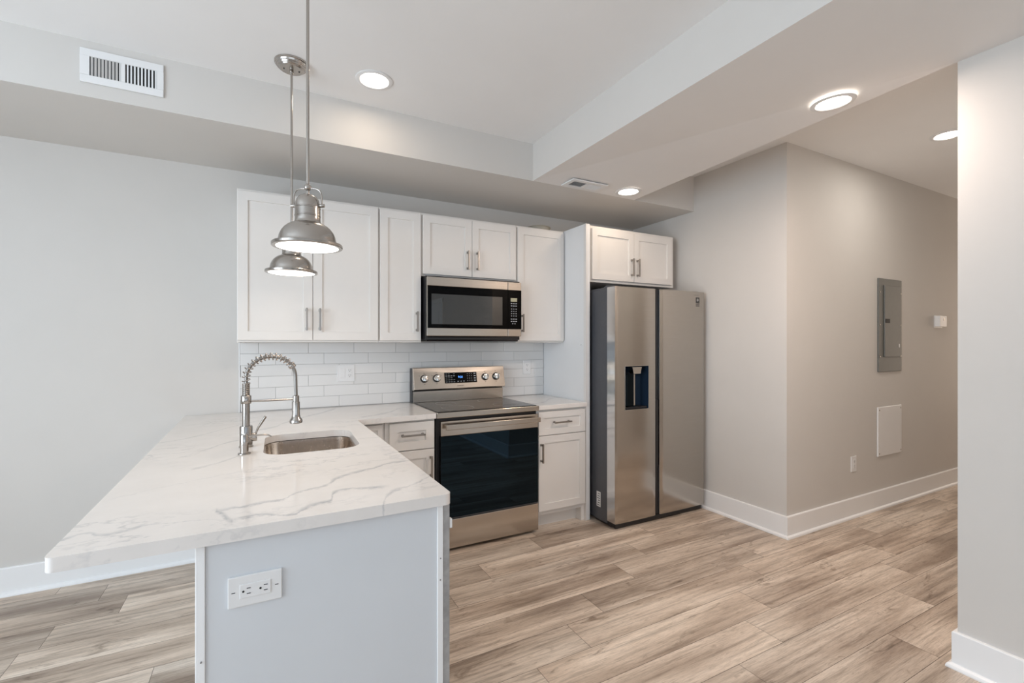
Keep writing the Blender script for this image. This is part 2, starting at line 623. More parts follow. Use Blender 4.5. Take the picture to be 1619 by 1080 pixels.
# floor: vinyl planks laid along X
rows = {}
seeds = {2.453: 1.172, 2.261: 0.893, 2.07: 1.915, 1.876: 1.531, 1.685: 1.303, 1.495: 1.018, 1.305: 2.10, 1.11: 1.79,
         3.031: -0.645, 2.84: -0.884, 2.645: 0.35, 0.917: 1.30, 0.725: 0.70}
fb = bmesh.new()
tone = fb.loops.layers.float_color.new('tone')
PW, PL = 0.19195, 1.2975
k0 = -27
for k in range(k0, 14):
    ya = 1.110 + PW * k
    yb = ya + PW
    if yb > YB + 0.19:
        break
    off = None
    for s, x in seeds.items():
        if abs(s - ya) < 0.02:
            off = x
    if off is None:
        off = random.uniform(0, PL)
    n0 = math.floor((XL - off) / PL) - 1
    for j in range(n0, n0 + 12):
        xa, xb = off + j * PL, off + (j + 1) * PL
        xa2, xb2 = max(xa, XL - 0.05), min(xb, XE + 0.05)
        yb2 = min(yb, YB + 0.05)
        if xb2 <= xa2:
            continue
        g = 0.0009
        f = fb.faces.new([fb.verts.new(p) for p in ((xa2 + g, ya + g, 0), (xb2 - g, ya + g, 0), (xb2 - g, yb2 - g, 0), (xa2 + g, yb2 - g, 0))])
        c = (random.random(), random.random(), random.random(), 1)
        for l in f.loops:
            l[tone] = c
f = fb.faces.new([fb.verts.new(p) for p in ((XL - .05, YR - .2, -0.0012), (XE + .05, YR - .2, -0.0012), (XE + .05, YB + .05, -0.0012), (XL - .05, YB + .05, -0.0012))])
f.material_index = 1
me = bpy.data.meshes.new('floor')
fb.to_mesh(me)
fb.free()
me.materials.append(M['floor'])
me.materials.append(M['seam'])
floor = bpy.data.objects.new('floor', me)
COL.objects.link(floor)
struct(floor)


def wallbox(name, x0, x1, y0, y1, z0, z1, mat='wall'):
    return struct(MB().box(x0, x1, y0, y1, z0, z1).build(name, M[mat]))


T = 0.13
wallbox('wall_back', XL - T, XC + T, YB, YB + T, 0, 2.9)
wallbox('wall_closet', XC, XC + T, YH + T, YB, 0, 2.9)
wallbox('wall_hall', XC, XE, YH, YH + T, 0, 2.9)
wallbox('wall_hall_end', XE, XE + T, YP - T, YH + T, 0, 2.9)
wallbox('wall_right', XP, XP + T, YR, YP, 0, 2.9)
wallbox('wall_hall_south', XP + T, XE, YP - T, YP, 0, 2.9)


def pierced_wall(name, axis, at, thick, a0, a1, holes, zt=2.9):
    """wall with rectangular window openings, built as one mesh"""
    mb = MB()
    holes = sorted(holes)
    def bx(u0, u1, z0, z1):
        if axis == 'x':
            mb.box(u0, u1, at, at + thick, z0, z1)
        else:
            mb.box(at, at + thick, u0, u1, z0, z1)
    cur = a0
    for (u0, u1, z0, z1) in holes:
        bx(cur, u0, 0, zt)
        bx(u0, u1, 0, z0)
        bx(u0, u1, z1, zt)
        cur = u1
    bx(cur, a1, 0, zt)
    return struct(mb.build(name, M['wall']))


pierced_wall('wall_rear', 'x', YR - T, T, XL - T, XP + T, [(-2.75, -0.75, 0.65, 2.4), (-0.05, 1.95, 0.65, 2.4)])
pierced_wall('wall_left', 'y', XL - T, T, YR, YB, [(-0.80, 1.90, 0.5, 2.4)])


def window(n, axis, at, u0, u1, z0, z1):
    mb = MB()
    def bx(a, b, c, d, t0=-0.10, t1=-0.04):
        if axis == 'x':
            mb.box(a, b, at + t0, at + t1, c, d, 0.003)
        else:
            mb.box(at + t0, at + t1, a, b, c, d, 0.003)
    w = 0.05
    bx(u0, u1, z0, z0 + w)
    bx(u0, u1, z1 - w, z1)
    bx(u0, u0 + w, z0 + w, z1 - w)
    bx(u1 - w, u1, z0 + w, z1 - w)
    um = (u0 + u1) / 2
    bx(um - 0.03, um + 0.03, z0 + w, z1 - w)
    bx(u0 + w, um - 0.03, (z0 + z1) / 2 - 0.02, (z0 + z1) / 2 + 0.02)
    bx(um + 0.03, u1 - w, (z0 + z1) / 2 - 0.02, (z0 + z1) / 2 + 0.02)
    o = struct(mb.build('window_%d' % n, M['trim']))
    g = MB()
    if axis == 'x':
        g.poly([(u0, at - 0.07, z0), (u1, at - 0.07, z0), (u1, at - 0.07, z1), (u0, at - 0.07, z1)])
    else:
        g.poly([(at - 0.07, u0, z0), (at - 0.07, u1, z0), (at - 0.07, u1, z1), (at - 0.07, u0, z1)])
    g.build('pane', M['glass'], o)
    return o


window(1, 'x', YR, -2.75, -0.75, 0.65, 2.4)
window(2, 'x', YR, -0.05, 1.95, 0.65, 2.4)
window(3, 'y', XL, -0.80, 1.90, 0.5, 2.4)

# ceilings
wallbox('ceiling', XL - T, 1.65, YR - T, YB, ZC, ZC + 0.1, 'ceil')
struct(MB().box(XP - 0.2, XE + T, YP - T, YB, ZH, ZH + 0.1).build('ceiling_hall', M['ceil']))
# boxed soffit along the back wall (wall paint)
struct(MB().box(XL, XC, 2.785, YB, ZS, 2.88).build('ceiling_soffit', M['wall']))
# dropped ceiling band: its right edge rises a little towards the room
ZR = 2.553
bb = bmesh.new()
ys = [2.785, YP, YR]
zl = [ZS, ZS + 0.003, ZS + 0.003]
zr = [ZS, ZR, ZR]
xr = [2.572, XP, XP]
bot = [(bb.verts.new((1.65, y, a)), bb.verts.new((x, y, c))) for y, a, c, x in zip(ys, zl, zr, xr)]
top = [(bb.verts.new((1.65, y, 2.88)), bb.verts.new((x, y, 2.88))) for y, x in zip(ys, xr)]
for i in range(2):
    bb.faces.new((bot[i][0], bot[i][1], bot[i + 1][1], bot[i + 1][0]))
    bb.faces.new((top[i][0], top[i][1], top[i + 1][1], top[i + 1][0]))
    bb.faces.new((bot[i][0], bot[i + 1][0], top[i + 1][0], top[i][0]))
    bb.faces.new((bot[i][1], bot[i + 1][1], top[i + 1][1], top[i][1]))
bb.faces.new((bot[0][0], bot[0][1], top[0][1], top[0][0]))
bb.faces.new((bot[2][0], bot[2][1], top[2][1], top[2][0]))
bmesh.ops.recalc_face_normals(bb, faces=bb.faces)
ob = MB().merge(bb)
for f in ob.bm.faces:
    if abs(f.normal.x) > 0.9:
        f.material_index = 1
struct(ob.build('ceiling_beam', [M['beam'], M['wall']]))


# baseboards with shoe moulding: profile swept along a path of wall-face points
def baseboard(name, path, h=0.152, t=0.015, closed_ends=True):
    prof = [(0, 0), (t + 0.016, 0), (t + 0.016, 0.006), (t + 0.013, 0.014), (t + 0.006, 0.019), (t, 0.021),
            (t, h - 0.004), (t - 0.003, h), (0, h)]
    b = bmesh.new()
    pts = [Vector((p[0], p[1])) for p in path]
    nrm = []
    for i in range(len(pts)):
        def seg_n(a, c):
            d = (c - a).normalized()
            return Vector((d.y, -d.x))
        if i == 0:
            n = seg_n(pts[0], pts[1])
        elif i == len(pts) - 1:
            n = seg_n(pts[-2], pts[-1])
        else:
            n1, n2 = seg_n(pts[i - 1], pts[i]), seg_n(pts[i], pts[i + 1])
            n = (n1 + n2) / (1 + n1.dot(n2))
        nrm.append(n)
    rings = [[b.verts.new((p.x + n.x * u, p.y + n.y * u, z)) for u, z in prof] for p, n in zip(pts, nrm)]
    for a, c in zip(rings[:-1], rings[1:]):
        m = len(prof)
        for k in range(m):
            b.faces.new((a[k], a[(k + 1) % m], c[(k + 1) % m], c[k]))
    b.faces.new(rings[0])
    b.faces.new(rings[-1][::-1])
    bmesh.ops.recalc_face_normals(b, faces=b.faces)
    return struct(MB().merge(b).build(name, M['trim']))


# path direction such that the room lies to the right of travel
baseboard('baseboard_back', [(XL, YB), (-0.146, YB)])
baseboard('baseboard_hall', [(XC, 2.70), (XC, YH), (XE, YH)])
baseboard('baseboard_right', [(XP + T + 0.3, YP), (XE, YP)][::-1] + [(XP, YP), (XP, -0.95)])
baseboard('baseboard_rear', [(XP, YR), (XL, YR)])
baseboard('baseboard_left', [(XL, YR), (XL, YB)])


# doors seen only as reflections in the appliances
def door_leaf(n, axis, at, u0, u1, sgn):
    mb = MB()
    def bx(a, b, c, d, t0, t1, bev=0.002):
        lo, hi = sorted((at + sgn * t0, at + sgn * t1))
        if axis == 'x':
            mb.box(a, b, lo, hi, c, d, bev)
        else:
            mb.box(lo, hi, a, b, c, d, bev)
    bx(u0 - 0.07, u0, 0.0, 2.10, 0.0, 0.018)
    bx(u1, u1 + 0.07, 0.0, 2.10, 0.0, 0.018)
    bx(u0 - 0.07, u1 + 0.07, 2.03, 2.10, 0.0, 0.02)
    bx(u0, u1, 0.0, 2.03, 0.0, 0.008)
    for (c, d) in ((0.15, 0.95), (1.10, 1.90)):
        bx(u0 + 0.12, u1 - 0.12, c, d, 0.008, 0.014, 0.003)
    o = struct(mb.build('door_%d' % n, M['trim']))
    h = MB()
    if axis == 'x':
        h.cyl((u0 + 0.06, at, 0.96), (u0 + 0.06, at + sgn * 0.055, 0.96), 0.011)
        h.cyl((u0 + 0.06, at + sgn * 0.05, 0.96), (u0 + 0.17, at + sgn * 0.05, 0.96), 0.009)
    else:
        h.cyl((at, u1 - 0.06, 0.96), (at + sgn * 0.055, u1 - 0.06, 0.96), 0.011)
        h.cyl((at + sgn * 0.05, u1 - 0.06, 0.96), (at + sgn * 0.05, u1 - 0.17, 0.96), 0.009)
    h.build('door_handle', M['nickel'], o, smooth=40)
    return o


door_leaf(1, 'y', XP, -1.85, -1.05, -1)
door_leaf(2, 'x', YP, 3.15, 3.95, 1)

# ------------------------------------------------------------ kitchen cabinets
def shaker(mb, x0, x1, z0, z1, yf, fr=0.072, th=0.02, rec=0.009):
    """front panel facing -Y with its face at y = yf"""
    b = bmesh.new()
    bmesh.ops.create_cube(b, size=1.0)
    bmesh.ops.scale(b, vec=(x1 - x0, th, z1 - z0), verts=b.verts)
    bmesh.ops.translate(b, vec=((x0 + x1) / 2, yf + th / 2, (z0 + z1) / 2), verts=b.verts)
    ff = [f for f in b.faces if f.normal.y < -0.9]
    outer = [e for e in ff[0].edges]
    bmesh.ops.bevel(b, geom=outer, offset=0.0018, segments=2, profile=0.5, affect='EDGES')
    b.normal_update()
    ff = max([f for f in b.faces if f.normal.y < -0.9], key=lambda f: f.calc_area())
    bmesh.ops.inset_region(b, faces=[ff], thickness=fr, depth=0)
    bmesh.ops.inset_region(b, faces=[ff], thickness=0.0015, depth=-rec)
    mb.merge(b)
    return mb


def bar_handle(parent, x, z, yf, length, vertical=True):
    """square bar pull on two posts with thicker feet"""
    mb = MB()
    h = length / 2
    s = 0.0055
    yb = yf - 0.030
    if vertical:
        mb.box(x - s, x + s, yb - s, yb + s, z - h, z + h, 0.001)
        for q in (-1, 1):
            zc = z + q * (h - 0.012)
            mb.box(x - 0.004, x + 0.004, yb, yf, zc - 0.005, zc + 0.005, 0.0008)
            mb.box(x - 0.007, x + 0.007, yf - 0.007, yf, zc - 0.008, zc + 0.008, 0.0015)
    else:
        mb.box(x - h, x + h, yb - s, yb + s, z - s, z + s, 0.001)
        for q in (-1, 1):
            xc = x + q * (h - 0.012)
            mb.box(xc - 0.005, xc + 0.005, yb, yf, z - 0.004, z + 0.004, 0.0008)
            mb.box(xc - 0.008, xc + 0.008, yf - 0.007, yf, z - 0.007, z + 0.007, 0.0015)
    o = mb.build('handle', M['handle'], parent)
    o['label'] = 'brushed nickel bar handle'
    return o


def cab_door(parent, x0, x1, z0, z1, yf, hx=None, hz=None, hl=0.14, name='door', fr=0.072, hv=True):
    o = shaker(MB(), x0, x1, z0, z1, yf, fr).build(name, M['cab'], parent)
    if hx is not None:
        bar_handle(o, hx, hz, yf, hl, hv)
    return o


UF = 3.19   # upper door faces
def upper(label, x0, x1, z0, z1, doors, group='white wall cabinets'):
    t = thing('wall_cabinet', label, 'cabinet', ((x0 + x1) / 2, YB, z0), group)
    mb = MB().box(x0 + 0.0007, x1 - 0.0007, UF + 0.021, YB - 0.001, z0, z1, 0.0012)
    mb.build('body', M['cab'], t)
    for d in doors:
        cab_door(t, *d)
    return t


zb, zt = 1.372, 2.287
dz0, dz1 = 1.386, 2.272
upper('white two-door wall cabinet behind the pendant lamps, leftmost of the wall cabinets', -0.135, 0.690, zb, zt,
      [(-0.131, 0.2785, dz0, dz1, UF, 0.242, 1.517), (0.2815, 0.684, dz0, dz1, UF, 0.319, 1.517)])
upper('narrow single-door white wall cabinet just left of the microwave', 0.690, 0.986, zb, zt,
      [(0.697, 0.979, dz0, dz1, UF, 0.948, 1.517)])
upper('short white two-door wall cabinet directly above the microwave', 0.986, 1.745, 1.842, zt,
      [(0.994, 1.3655, 1.856, dz1, UF, 1.330, 1.975), (1.3685, 1.738, 1.856, dz1, UF, 1.408, 1.975)])
upper('single-door white wall cabinet between the microwave and the tall refrigerator panel', 1.745, 2.194, zb, zt,
      [(1.753, 2.186, dz0, dz1, UF, 1.790, 1.523)])

# tall panel beside the refrigerator
t = thing('refrigerator_side_panel', 'tall white panel standing between the right countertop and the refrigerator', 'panel', (2.217, 3.2, 0))
MB().box(2.197, 2.238, 2.912, YB - 0.001, 0.0, 2.290, 0.0015).build('panel', M['panelside'], t)
MB().box(2.1945, 2.1965, 2.905, 2.935, 0.0, 2.288).build('edge_strip', M['cab'], t)
MB().cyl((2.190, 2.968, 1.352), (2.197, 2.968, 1.352), 0.008, 16, bev=0.002).build('button', M['plate'], t, smooth=40)

# cabinet above the refrigerator
t = thing('wall_cabinet', 'deep white two-door cabinet above the refrigerator, lit by the downlight over it', 'cabinet', (2.7, 3.2, 1.85), 'white wall cabinets')
MB().box(2.2385, 3.165, 2.942, YB - 0.001, 1.848, 2.290, 0.0015).build('body', M['cab'], t)
cab_door(t, 2.270, 2.6965, 1.868, 2.268, 2.921, 2.668, 1.985, 0.145)
cab_door(t, 2.6995, 3.128, 1.868, 2.268, 2.921, 2.730, 1.985, 0.145)


# base cabinets ------------------------------------------------
BF = 2.905
t = thing('base_cabinet', 'white base cabinet with one drawer and one door, right of the range', 'cabinet', (1.98, 3.2, 0), 'white base cabinets')
MB().box(1.7625, 2.194, BF + 0.021, YB - 0.001, 0.105, 0.8805, 0.001).build('body', M['cab'], t)
MB().box(1.7625, 2.194, 2.995, 3.012, 0.0, 0.105).box(2.165, 2.194, 2.93, 3.0, 0.0, 0.105).build('toe_kick', M['cab'], t)
cab_door(t, 1.770, 2.190, 0.692, 0.864, BF, 1.966, 0.783, 0.152, 'drawer', 0.062, False)
cab_door(t, 1.770, 2.190, 0.137, 0.686, BF, 1.790, 0.567, 0.14)

t = thing('base_cabinet', 'white base cabinet with one drawer and one door, left of the range beside the peninsula', 'cabinet', (0.83, 3.2, 0), 'white base cabinets')
MB().box(0.667, 0.988, BF + 0.021, YB - 0.001, 0.105, 0.8805, 0.001).build('body', M['cab'], t)
MB().box(0.667, 0.988, 2.995, 3.012, 0.0, 0.105).build('toe_kick', M['cab'], t)
cab_door(t, 0.692, 0.980, 0.692, 0.866, BF, 0.836, 0.788, 0.152, 'drawer', 0.075, False)
cab_door(t, 0.692, 0.980, 0.137, 0.686, BF, 0.955, 0.575, 0.14)

t = thing('corner_filler', 'recessed white filler between the peninsula and the left base cabinet drawer', 'cabinet filler', (0.58, 3.0, 0))
MB().box(0.497, 0.666, BF + 0.030, 3.0, 0.0, 0.8805, 0.001).build('filler', M['cab'], t)
shaker(MB(), 0.500, 0.652, 0.137, 0.864, BF + 0.008, 0.04).build('filler_front', M['cab'], t)

# peninsula
PF = 1.347
t = thing('peninsula_cabinet', 'white peninsula base under the veined countertop, its flat end panel facing the room', 'cabinet', (0.17, 2.1, 0))
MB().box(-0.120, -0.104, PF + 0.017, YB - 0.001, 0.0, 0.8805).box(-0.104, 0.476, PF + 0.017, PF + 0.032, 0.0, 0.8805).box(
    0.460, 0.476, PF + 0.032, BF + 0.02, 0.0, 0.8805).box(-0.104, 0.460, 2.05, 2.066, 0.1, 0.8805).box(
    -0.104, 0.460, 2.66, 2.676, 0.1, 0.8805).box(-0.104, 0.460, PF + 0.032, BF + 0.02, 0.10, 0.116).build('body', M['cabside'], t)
b = bmesh.new()
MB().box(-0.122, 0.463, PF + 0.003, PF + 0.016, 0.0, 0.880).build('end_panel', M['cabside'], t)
MB().box(-0.143, -0.1225, PF - 0.001, YB - 0.001, 0.0, 0.8805, 0.002).build('corner_trim', M['trim'], t)
MB().box(0.4635, 0.482, PF - 0.002, PF + 0.016, 0.0, 0.8805, 0.002).build('corner_trim', M['trim'], t)
r_ = MB().box(0.4825, 0.503, PF, PF + 0.022, 0.0, 0.8805, 0.001).build('raw_edge', M['raw'], t)
r_['label'] = 'unpainted grey edge strip'
MB().box(0.503, 0.513, PF + 0.001, PF + 0.018, 0.803, 0.832, 0.003).build('bumper', M['plate'], t)
# fronts facing the range side
for (ya, yb_) in ((1.372, 1.97), (1.975, 2.42), (2.424, 2.87)):
    b = bmesh.new()
    m2 = shaker(MB(), -(yb_ - ya) / 2, (yb_ - ya) / 2, 0.137, 0.864, 0.0)
    bmesh.ops.rotate(m2.bm, cent=(0, 0, 0), matrix=Matrix.Rotation(PI / 2, 3, 'Z'), verts=m2.bm.verts)
    bmesh.ops.translate(m2.bm, vec=(0.4965, (ya + yb_) / 2, 0), verts=m2.bm.verts)
    m2.build('door', M['cab'], t)
screws = [(-0.131, 0.60), (-0.134, 0.30), (0.4735, 0.72), (0.4725, 0.655)]
for x, z in screws:
    MB().cyl((x, PF - 0.0035, z), (x, PF, z), 0.0022, 10).build('screw', M['raw'], t)


# ------------------------------------------------------------ countertops
def rounded(pts, radii, seg=8):
    out = []
    n = len(pts)
    for i, (p, r) in enumerate(zip(pts, radii)):
        p = Vector(p)
        if r <= 0:
            out.append(tuple(p))
            continue
        a = (Vector(pts[i - 1]) - p).normalized()
        c = (Vector(pts[(i + 1) % n]) - p).normalized()
        ang = a.angle(c)
        d = r / math.tan(ang / 2)
        cen = p + (a + c).normalized() * (r / math.sin(ang / 2))
        s, e = p + a * d - cen, p + c * d - cen
        t0 = math.atan2(s.y, s.x)
        dt = math.atan2(e.y, e.x) - t0
        while dt > PI:
            dt -= 2 * PI
        while dt < -PI:
            dt += 2 * PI
        for k in range(seg + 1):
            aa = t0 + dt * k / seg
            out.append((cen.x + r * math.cos(aa), cen.y + r * math.sin(aa)))
    return out


SINK = [(0.0, 2.125), (0.385, 2.125), (0.400, 2.595), (0.012, 2.595)]
SINK_R = [0.085, 0.085, 0.085, 0.085]


def slab(outer, holes, z0, z1):
    b = bmesh.new()
    loops = []
    for lp in [outer] + holes:
        vs = [b.verts.new((x, y, z1)) for x, y in lp]
        es = [b.edges.new((vs[i], vs[(i + 1) % len(vs)])) for i in range(len(vs))]
        loops.append((vs, es))
    alle = [e for _, es in loops for e in es]
    bmesh.ops.triangle_fill(b, use_beauty=True, use_dissolve=False, edges=alle)
    b.normal_update()
    for f in b.faces:
        if f.normal.z < 0:
            f.normal_flip()
    r = bmesh.ops.extrude_face_region(b, geom=list(b.faces))
    vs = [v for v in r['geom'] if isinstance(v, bmesh.types.BMVert)]
    bmesh.ops.translate(b, vec=(0, 0, z0 - z1), verts=vs)
    bmesh.ops.recalc_face_normals(b, faces=b.faces)
    bmesh.ops.dissolve_limit(b, angle_limit=0.01, verts=b.verts, edges=b.edges) if not holes else None
    return b


outer = rounded([(-0.410, 1.333), (0.506, 1.333), (0.494, 2.868), (0.989, 2.890), (0.989, YB - 0.002), (-0.427, YB - 0.002)],
                [0.018, 0.022, 0.004, 0.003, 0, 0])
b = slab(outer, [rounded(SINK, SINK_R, 10)], 0.8815, 0.914)
ct = MB().merge(b).build('countertop', M['quartz'])
bv = ct.modifiers.new('bevel', 'BEVEL')
bv.width = 0.004
bv.segments = 3
bv.limit_method = 'ANGLE'
bv.angle_limit = math.radians(50)
tag(ct, 'white grey-veined quartz countertop with the sink cut-out, covering the peninsula and corner', 'countertop')
b = slab([(1.761, 2.888), (2.194, 2.888), (2.194, YB - 0.002), (1.761, YB - 0.002)], [], 0.8815, 0.914)
ct2 = MB().merge(b).build('countertop', M['quartz'])
bv = ct2.modifiers.new('bevel', 'BEVEL')
bv.width = 0.003
bv.segments = 2
bv.limit_method = 'ANGLE'
tag(ct2, 'short white quartz countertop between the range and the tall panel', 'countertop')

# ------------------------------------------------------------ sink
t = thing('kitchen_sink', 'undermount stainless steel sink set in the peninsula countertop', 'sink', (0.2, 2.36, 0.72))
b = bmesh.new()
levels = [(0.8805, 0.016, 1.0), (0.879, -0.004, 1.0), (0.86, -0.006, 1.0), (0.76, -0.012, 1.0), (0.715, -0.03, 1.0), (0.702, -0.07, 1.0)]
cx, cy = 0.2, 2.36
rings = []
for z, off, _ in levels:
    pts = [(x + (off * -1 if x < cx else off), y + (off * -1 if y < cy else off)) for x, y in SINK]
    rr = rounded(pts, [max(0.02, 0.085 + off)] * 4, 10)
    rings.append([b.verts.new((x, y, z)) for x, y in rr])
for a, c in zip(rings[:-1], rings[1:]):
    n = len(a)
    for k in range(n):
        b.faces.new((a[k], a[(k + 1) % n], c[(k + 1) % n], c[k]))
b.faces.new(rings[-1])
bmesh.ops.recalc_face_normals(b, faces=b.faces)
for f in b.faces:
    f.normal_flip()
basin = MB().merge(b).build('basin', M['sink'], t, smooth=35)
sol = basin.modifiers.new('thick', 'SOLIDIFY')
sol.thickness = 0.0012
sol.offset = 1
MB().lathe((0.2, 2.36, 0.7025), [(0.0, 0.0), (0.02, 0.0), (0.034, 0.003), (0.045, 0.004), (0.047, 0.001)], 28).build('drain', M['chrome'], t, smooth=40)

# ------------------------------------------------------------ faucet
FX, FY = -0.064, 2.355
t = thing('kitchen_faucet', 'tall brushed nickel spring faucet arching over the peninsula sink', 'faucet', (FX, FY, 0.914))
MB().lathe((FX, FY, 0.914), [(0, 0), (0.028, 0), (0.028, 0.004), (0.0255, 0.006), (0.0255, 0.088), (0.024, 0.092), (0.015, 0.092), (0, 0.092)], 36).build('body', M['nickel'], t, smooth=30)
MB().cyl((FX, FY, 1.005), (FX, FY, 1.105), 0.0150, 32).build('riser', M['nickel'], t, smooth=40)
MB().lathe((FX, FY, 1.103), [(0, 0), (0.0195, 0), (0.0205, 0.002), (0.0205, 0.034), (0.019, 0.036), (0.014, 0.038), (0, 0.038)], 32).build('collar', M['nickel'], t, smooth=40)
# valve on the sink side with its lever
mb = MB().cyl((FX + 0.01, FY, 0.955), (FX + 0.042, FY, 0.955), 0.0185, 28, bev=0.002)
mb.build('valve', M['nickel'], t, smooth=40)
MB().tube([(FX + 0.036, FY - 0.004, 0.965), (FX + 0.046, FY - 0.012, 0.995), (FX + 0.075, FY - 0.03, 1.045)], [0.0035, 0.0045, 0.006], 14).build('lever', M['nickel'], t, smooth=40)
# hose path: up from the collar, over, and down to the spray head
HX = FX + 0.199
path = []
for k in range(9):
    path.append(Vector((FX, FY, 1.14 + k * (1.215 - 1.14) / 8)))
for k in range(1, 29):
    a = PI - PI * k / 28.0
    path.append(Vector((FX + 0.0985 + 0.0985 * math.cos(a), FY, 1.215 + 0.094 * math.sin(a))))
for k in range(1, 9):
    path.append(Vector((HX - 0.002 + 0.002 * k / 8, FY, 1.215 - k * (1.215 - 1.125) / 8)))
MB().tube(path, 0.0075, 14).build('hose', M['hose'], t, smooth=60)
# arc length table for springs
def resample(path):
    L = [0]
    for a, c in zip(path[:-1], path[1:]):
        L.append(L[-1] + (c - a).length)
    return L
Ls = resample(path)
def at_len(s):
    for i in range(len(Ls) - 1):
        if s <= Ls[i + 1]:
            u = (s - Ls[i]) / (Ls[i + 1] - Ls[i])
            return path[i].lerp(path[i + 1], u), (path[i + 1] - path[i]).normalized()
    return path[-1], (path[-1] - path[-2]).normalized()
def helix(s0, s1, turns, r):
    pts = []
    n = int(turns * 14)
    yv = Vector((0, 1, 0))
    for k in range(n + 1):
        s = s0 + (s1 - s0) * k / n
        p, d = at_len(s)
        u = yv.cross(d).normalized()
        a = 2 * PI * turns * k / n
        pts.append(p + (u * math.cos(a) + yv * math.sin(a)) * r)
    return pts
MB().tube(helix(0.0, 0.052, 13, 0.0135), 0.0019, 8).build('spring', M['nickel'], t, smooth=60)
MB().tube(helix(0.052, 0.325, 15, 0.0155), 0.0021, 8).build('spring', M['nickel'], t, smooth=60)
p_, d_ = at_len(0.325)
MB().cyl(p_ - d_ * 0.007, p_ + d_ * 0.009, 0.0155, 24, bev=0.001).build('spring_end', M['nickel'], t, smooth=40)
MB().cyl((FX + 0.018, FY, 1.112), (HX - 0.009, FY, 1.112), 0.0042, 14).build('support_arm', M['nickel'], t, smooth=40)
MB().lathe((HX, FY, 1.003), [(0, 0.0), (0.025, 0.0), (0.0275, 0.002), (0.0275, 0.010), (0.026, 0.016), (0.019, 0.026), (0.0165, 0.040), (0.016, 0.096),
                              (0.0135, 0.098), (0.0135, 0.124), (0.009, 0.127), (0, 0.127)], 36).build('spray_head', M['nickel'], t, smooth=35)

# soap dispenser in front of the faucet
DX, DY = -0.066, 2.205
t = thing('soap_dispenser', 'slim brushed nickel soap pump on the countertop in front of the faucet', 'soap dispenser', (DX, DY, 0.914))
MB().lathe((DX, DY, 0.914), [(0, 0), (0.023, 0), (0.024, 0.002), (0.023, 0.005), (0.0155, 0.006), (0.0155, 0.037), (0.0165, 0.038), (0.0165, 0.042), (0, 0.042)], 32).build('base', M['nickel'], t, smooth=35)
MB().lathe((DX, DY, 0.956), [(0, 0), (0.0155, 0), (0.0155, 0.036), (0.014, 0.039), (0, 0.039)], 32).build('pump_head', M['nickel'], t, smooth=35)
MB().tube([(DX + 0.012, DY, 0.984), (DX + 0.05, DY, 0.987), (DX + 0.075, DY, 0.987), (DX + 0.088, DY, 0.984), (DX + 0.098, DY, 0.977)], [0.0035, 0.0033, 0.0032, 0.003, 0.0027], 12).build('spout', M['nickel'], t, smooth=60)

# ------------------------------------------------------------ tiled backsplash
bs = bmesh.new()
tn = bs.loops.layers.float_color.new('tone')
YT = YB - 0.009
zp, xp = 0.0757, 0.3035
def tile(x0, x1, z0, z1):
    g, e = 0.0011, 0.0012
    x0 += g; x1 -= g; z0 += g; z1 -= g
    c = (random.random(),) * 3 + (1,)
    o = [(x0, YT + 0.004, z0), (x1, YT + 0.004, z0), (x1, YT + 0.004, z1), (x0, YT + 0.004, z1)]
    m_ = [(x0, YT + e, z0), (x1, YT + e, z0), (x1, YT + e, z1), (x0, YT + e, z1)]
    i_ = [(x0 + e, YT, z0 + e), (x1 - e, YT, z0 + e), (x1 - e, YT, z1 - e), (x0 + e, YT, z1 - e)]
    O = [bs.verts.new(p) for p in o]
    Mv = [bs.verts.new(p) for p in m_]
    I = [bs.verts.new(p) for p in i_]
    fs = [bs.faces.new(I)]
    for k in range(4):
        q = (k + 1) % 4
        fs.append(bs.faces.new((O[k], O[q], Mv[q], Mv[k])))
        fs.append(bs.faces.new((Mv[k], Mv[q], I[q], I[k])))
    for f in fs:
        for l in f.loops:
            l[tn] = c
X0, X1, Z0, Z1 = -0.131, 2.1935, 0.9145, 1.371
for r in range(7):
    zt_ = Z1 - 0.001 - zp * r + 0.0
    if r == 0:
        za, zb_ = Z1 - zp * 1 + 0.002, Z1
    za = max(Z0, Z1 - zp * (r + 1) + 0.002)
    zb_ = Z1 - zp * r + (0.002 if r else 0)
    if zb_ - za < 0.005:
        continue
    off = -0.024 + 0.101 * (r % 3)
    j = math.floor((X0 - off) / xp)
    while off + j * xp < X1:
        xa, xb = max(X0, off + j * xp), min(X1, off + (j + 1) * xp)
        if xb - xa > 0.006:
            tile(xa, xb, za, zb_)
        j += 1
bmesh.ops.recalc_face_normals(bs, faces=bs.faces)
for f in bs.faces:
    if abs(f.normal.y) > 0.9 and f.normal.y > 0:
        f.normal_flip()
me = bpy.data.meshes.new('tiles')
bs.to_mesh(me)
bs.free()
me.materials.append(M['tile'])
t = thing('backsplash', 'white glazed subway tile backsplash between the counters and the wall cabinets', 'backsplash', (0, 0, 0))
o = bpy.data.objects.new('tiles', me)
COL.objects.link(o)
o.parent = t
MB().box(X0, X1, YT + 0.0015, YB - 0.0005, Z0, Z1).build('grout', M['grout'], t)
MB().box(-0.1365, -0.131, YT - 0.001, YB - 0.0005, Z0, Z1, 0.001).build('edge_trim', M['trim'], t)


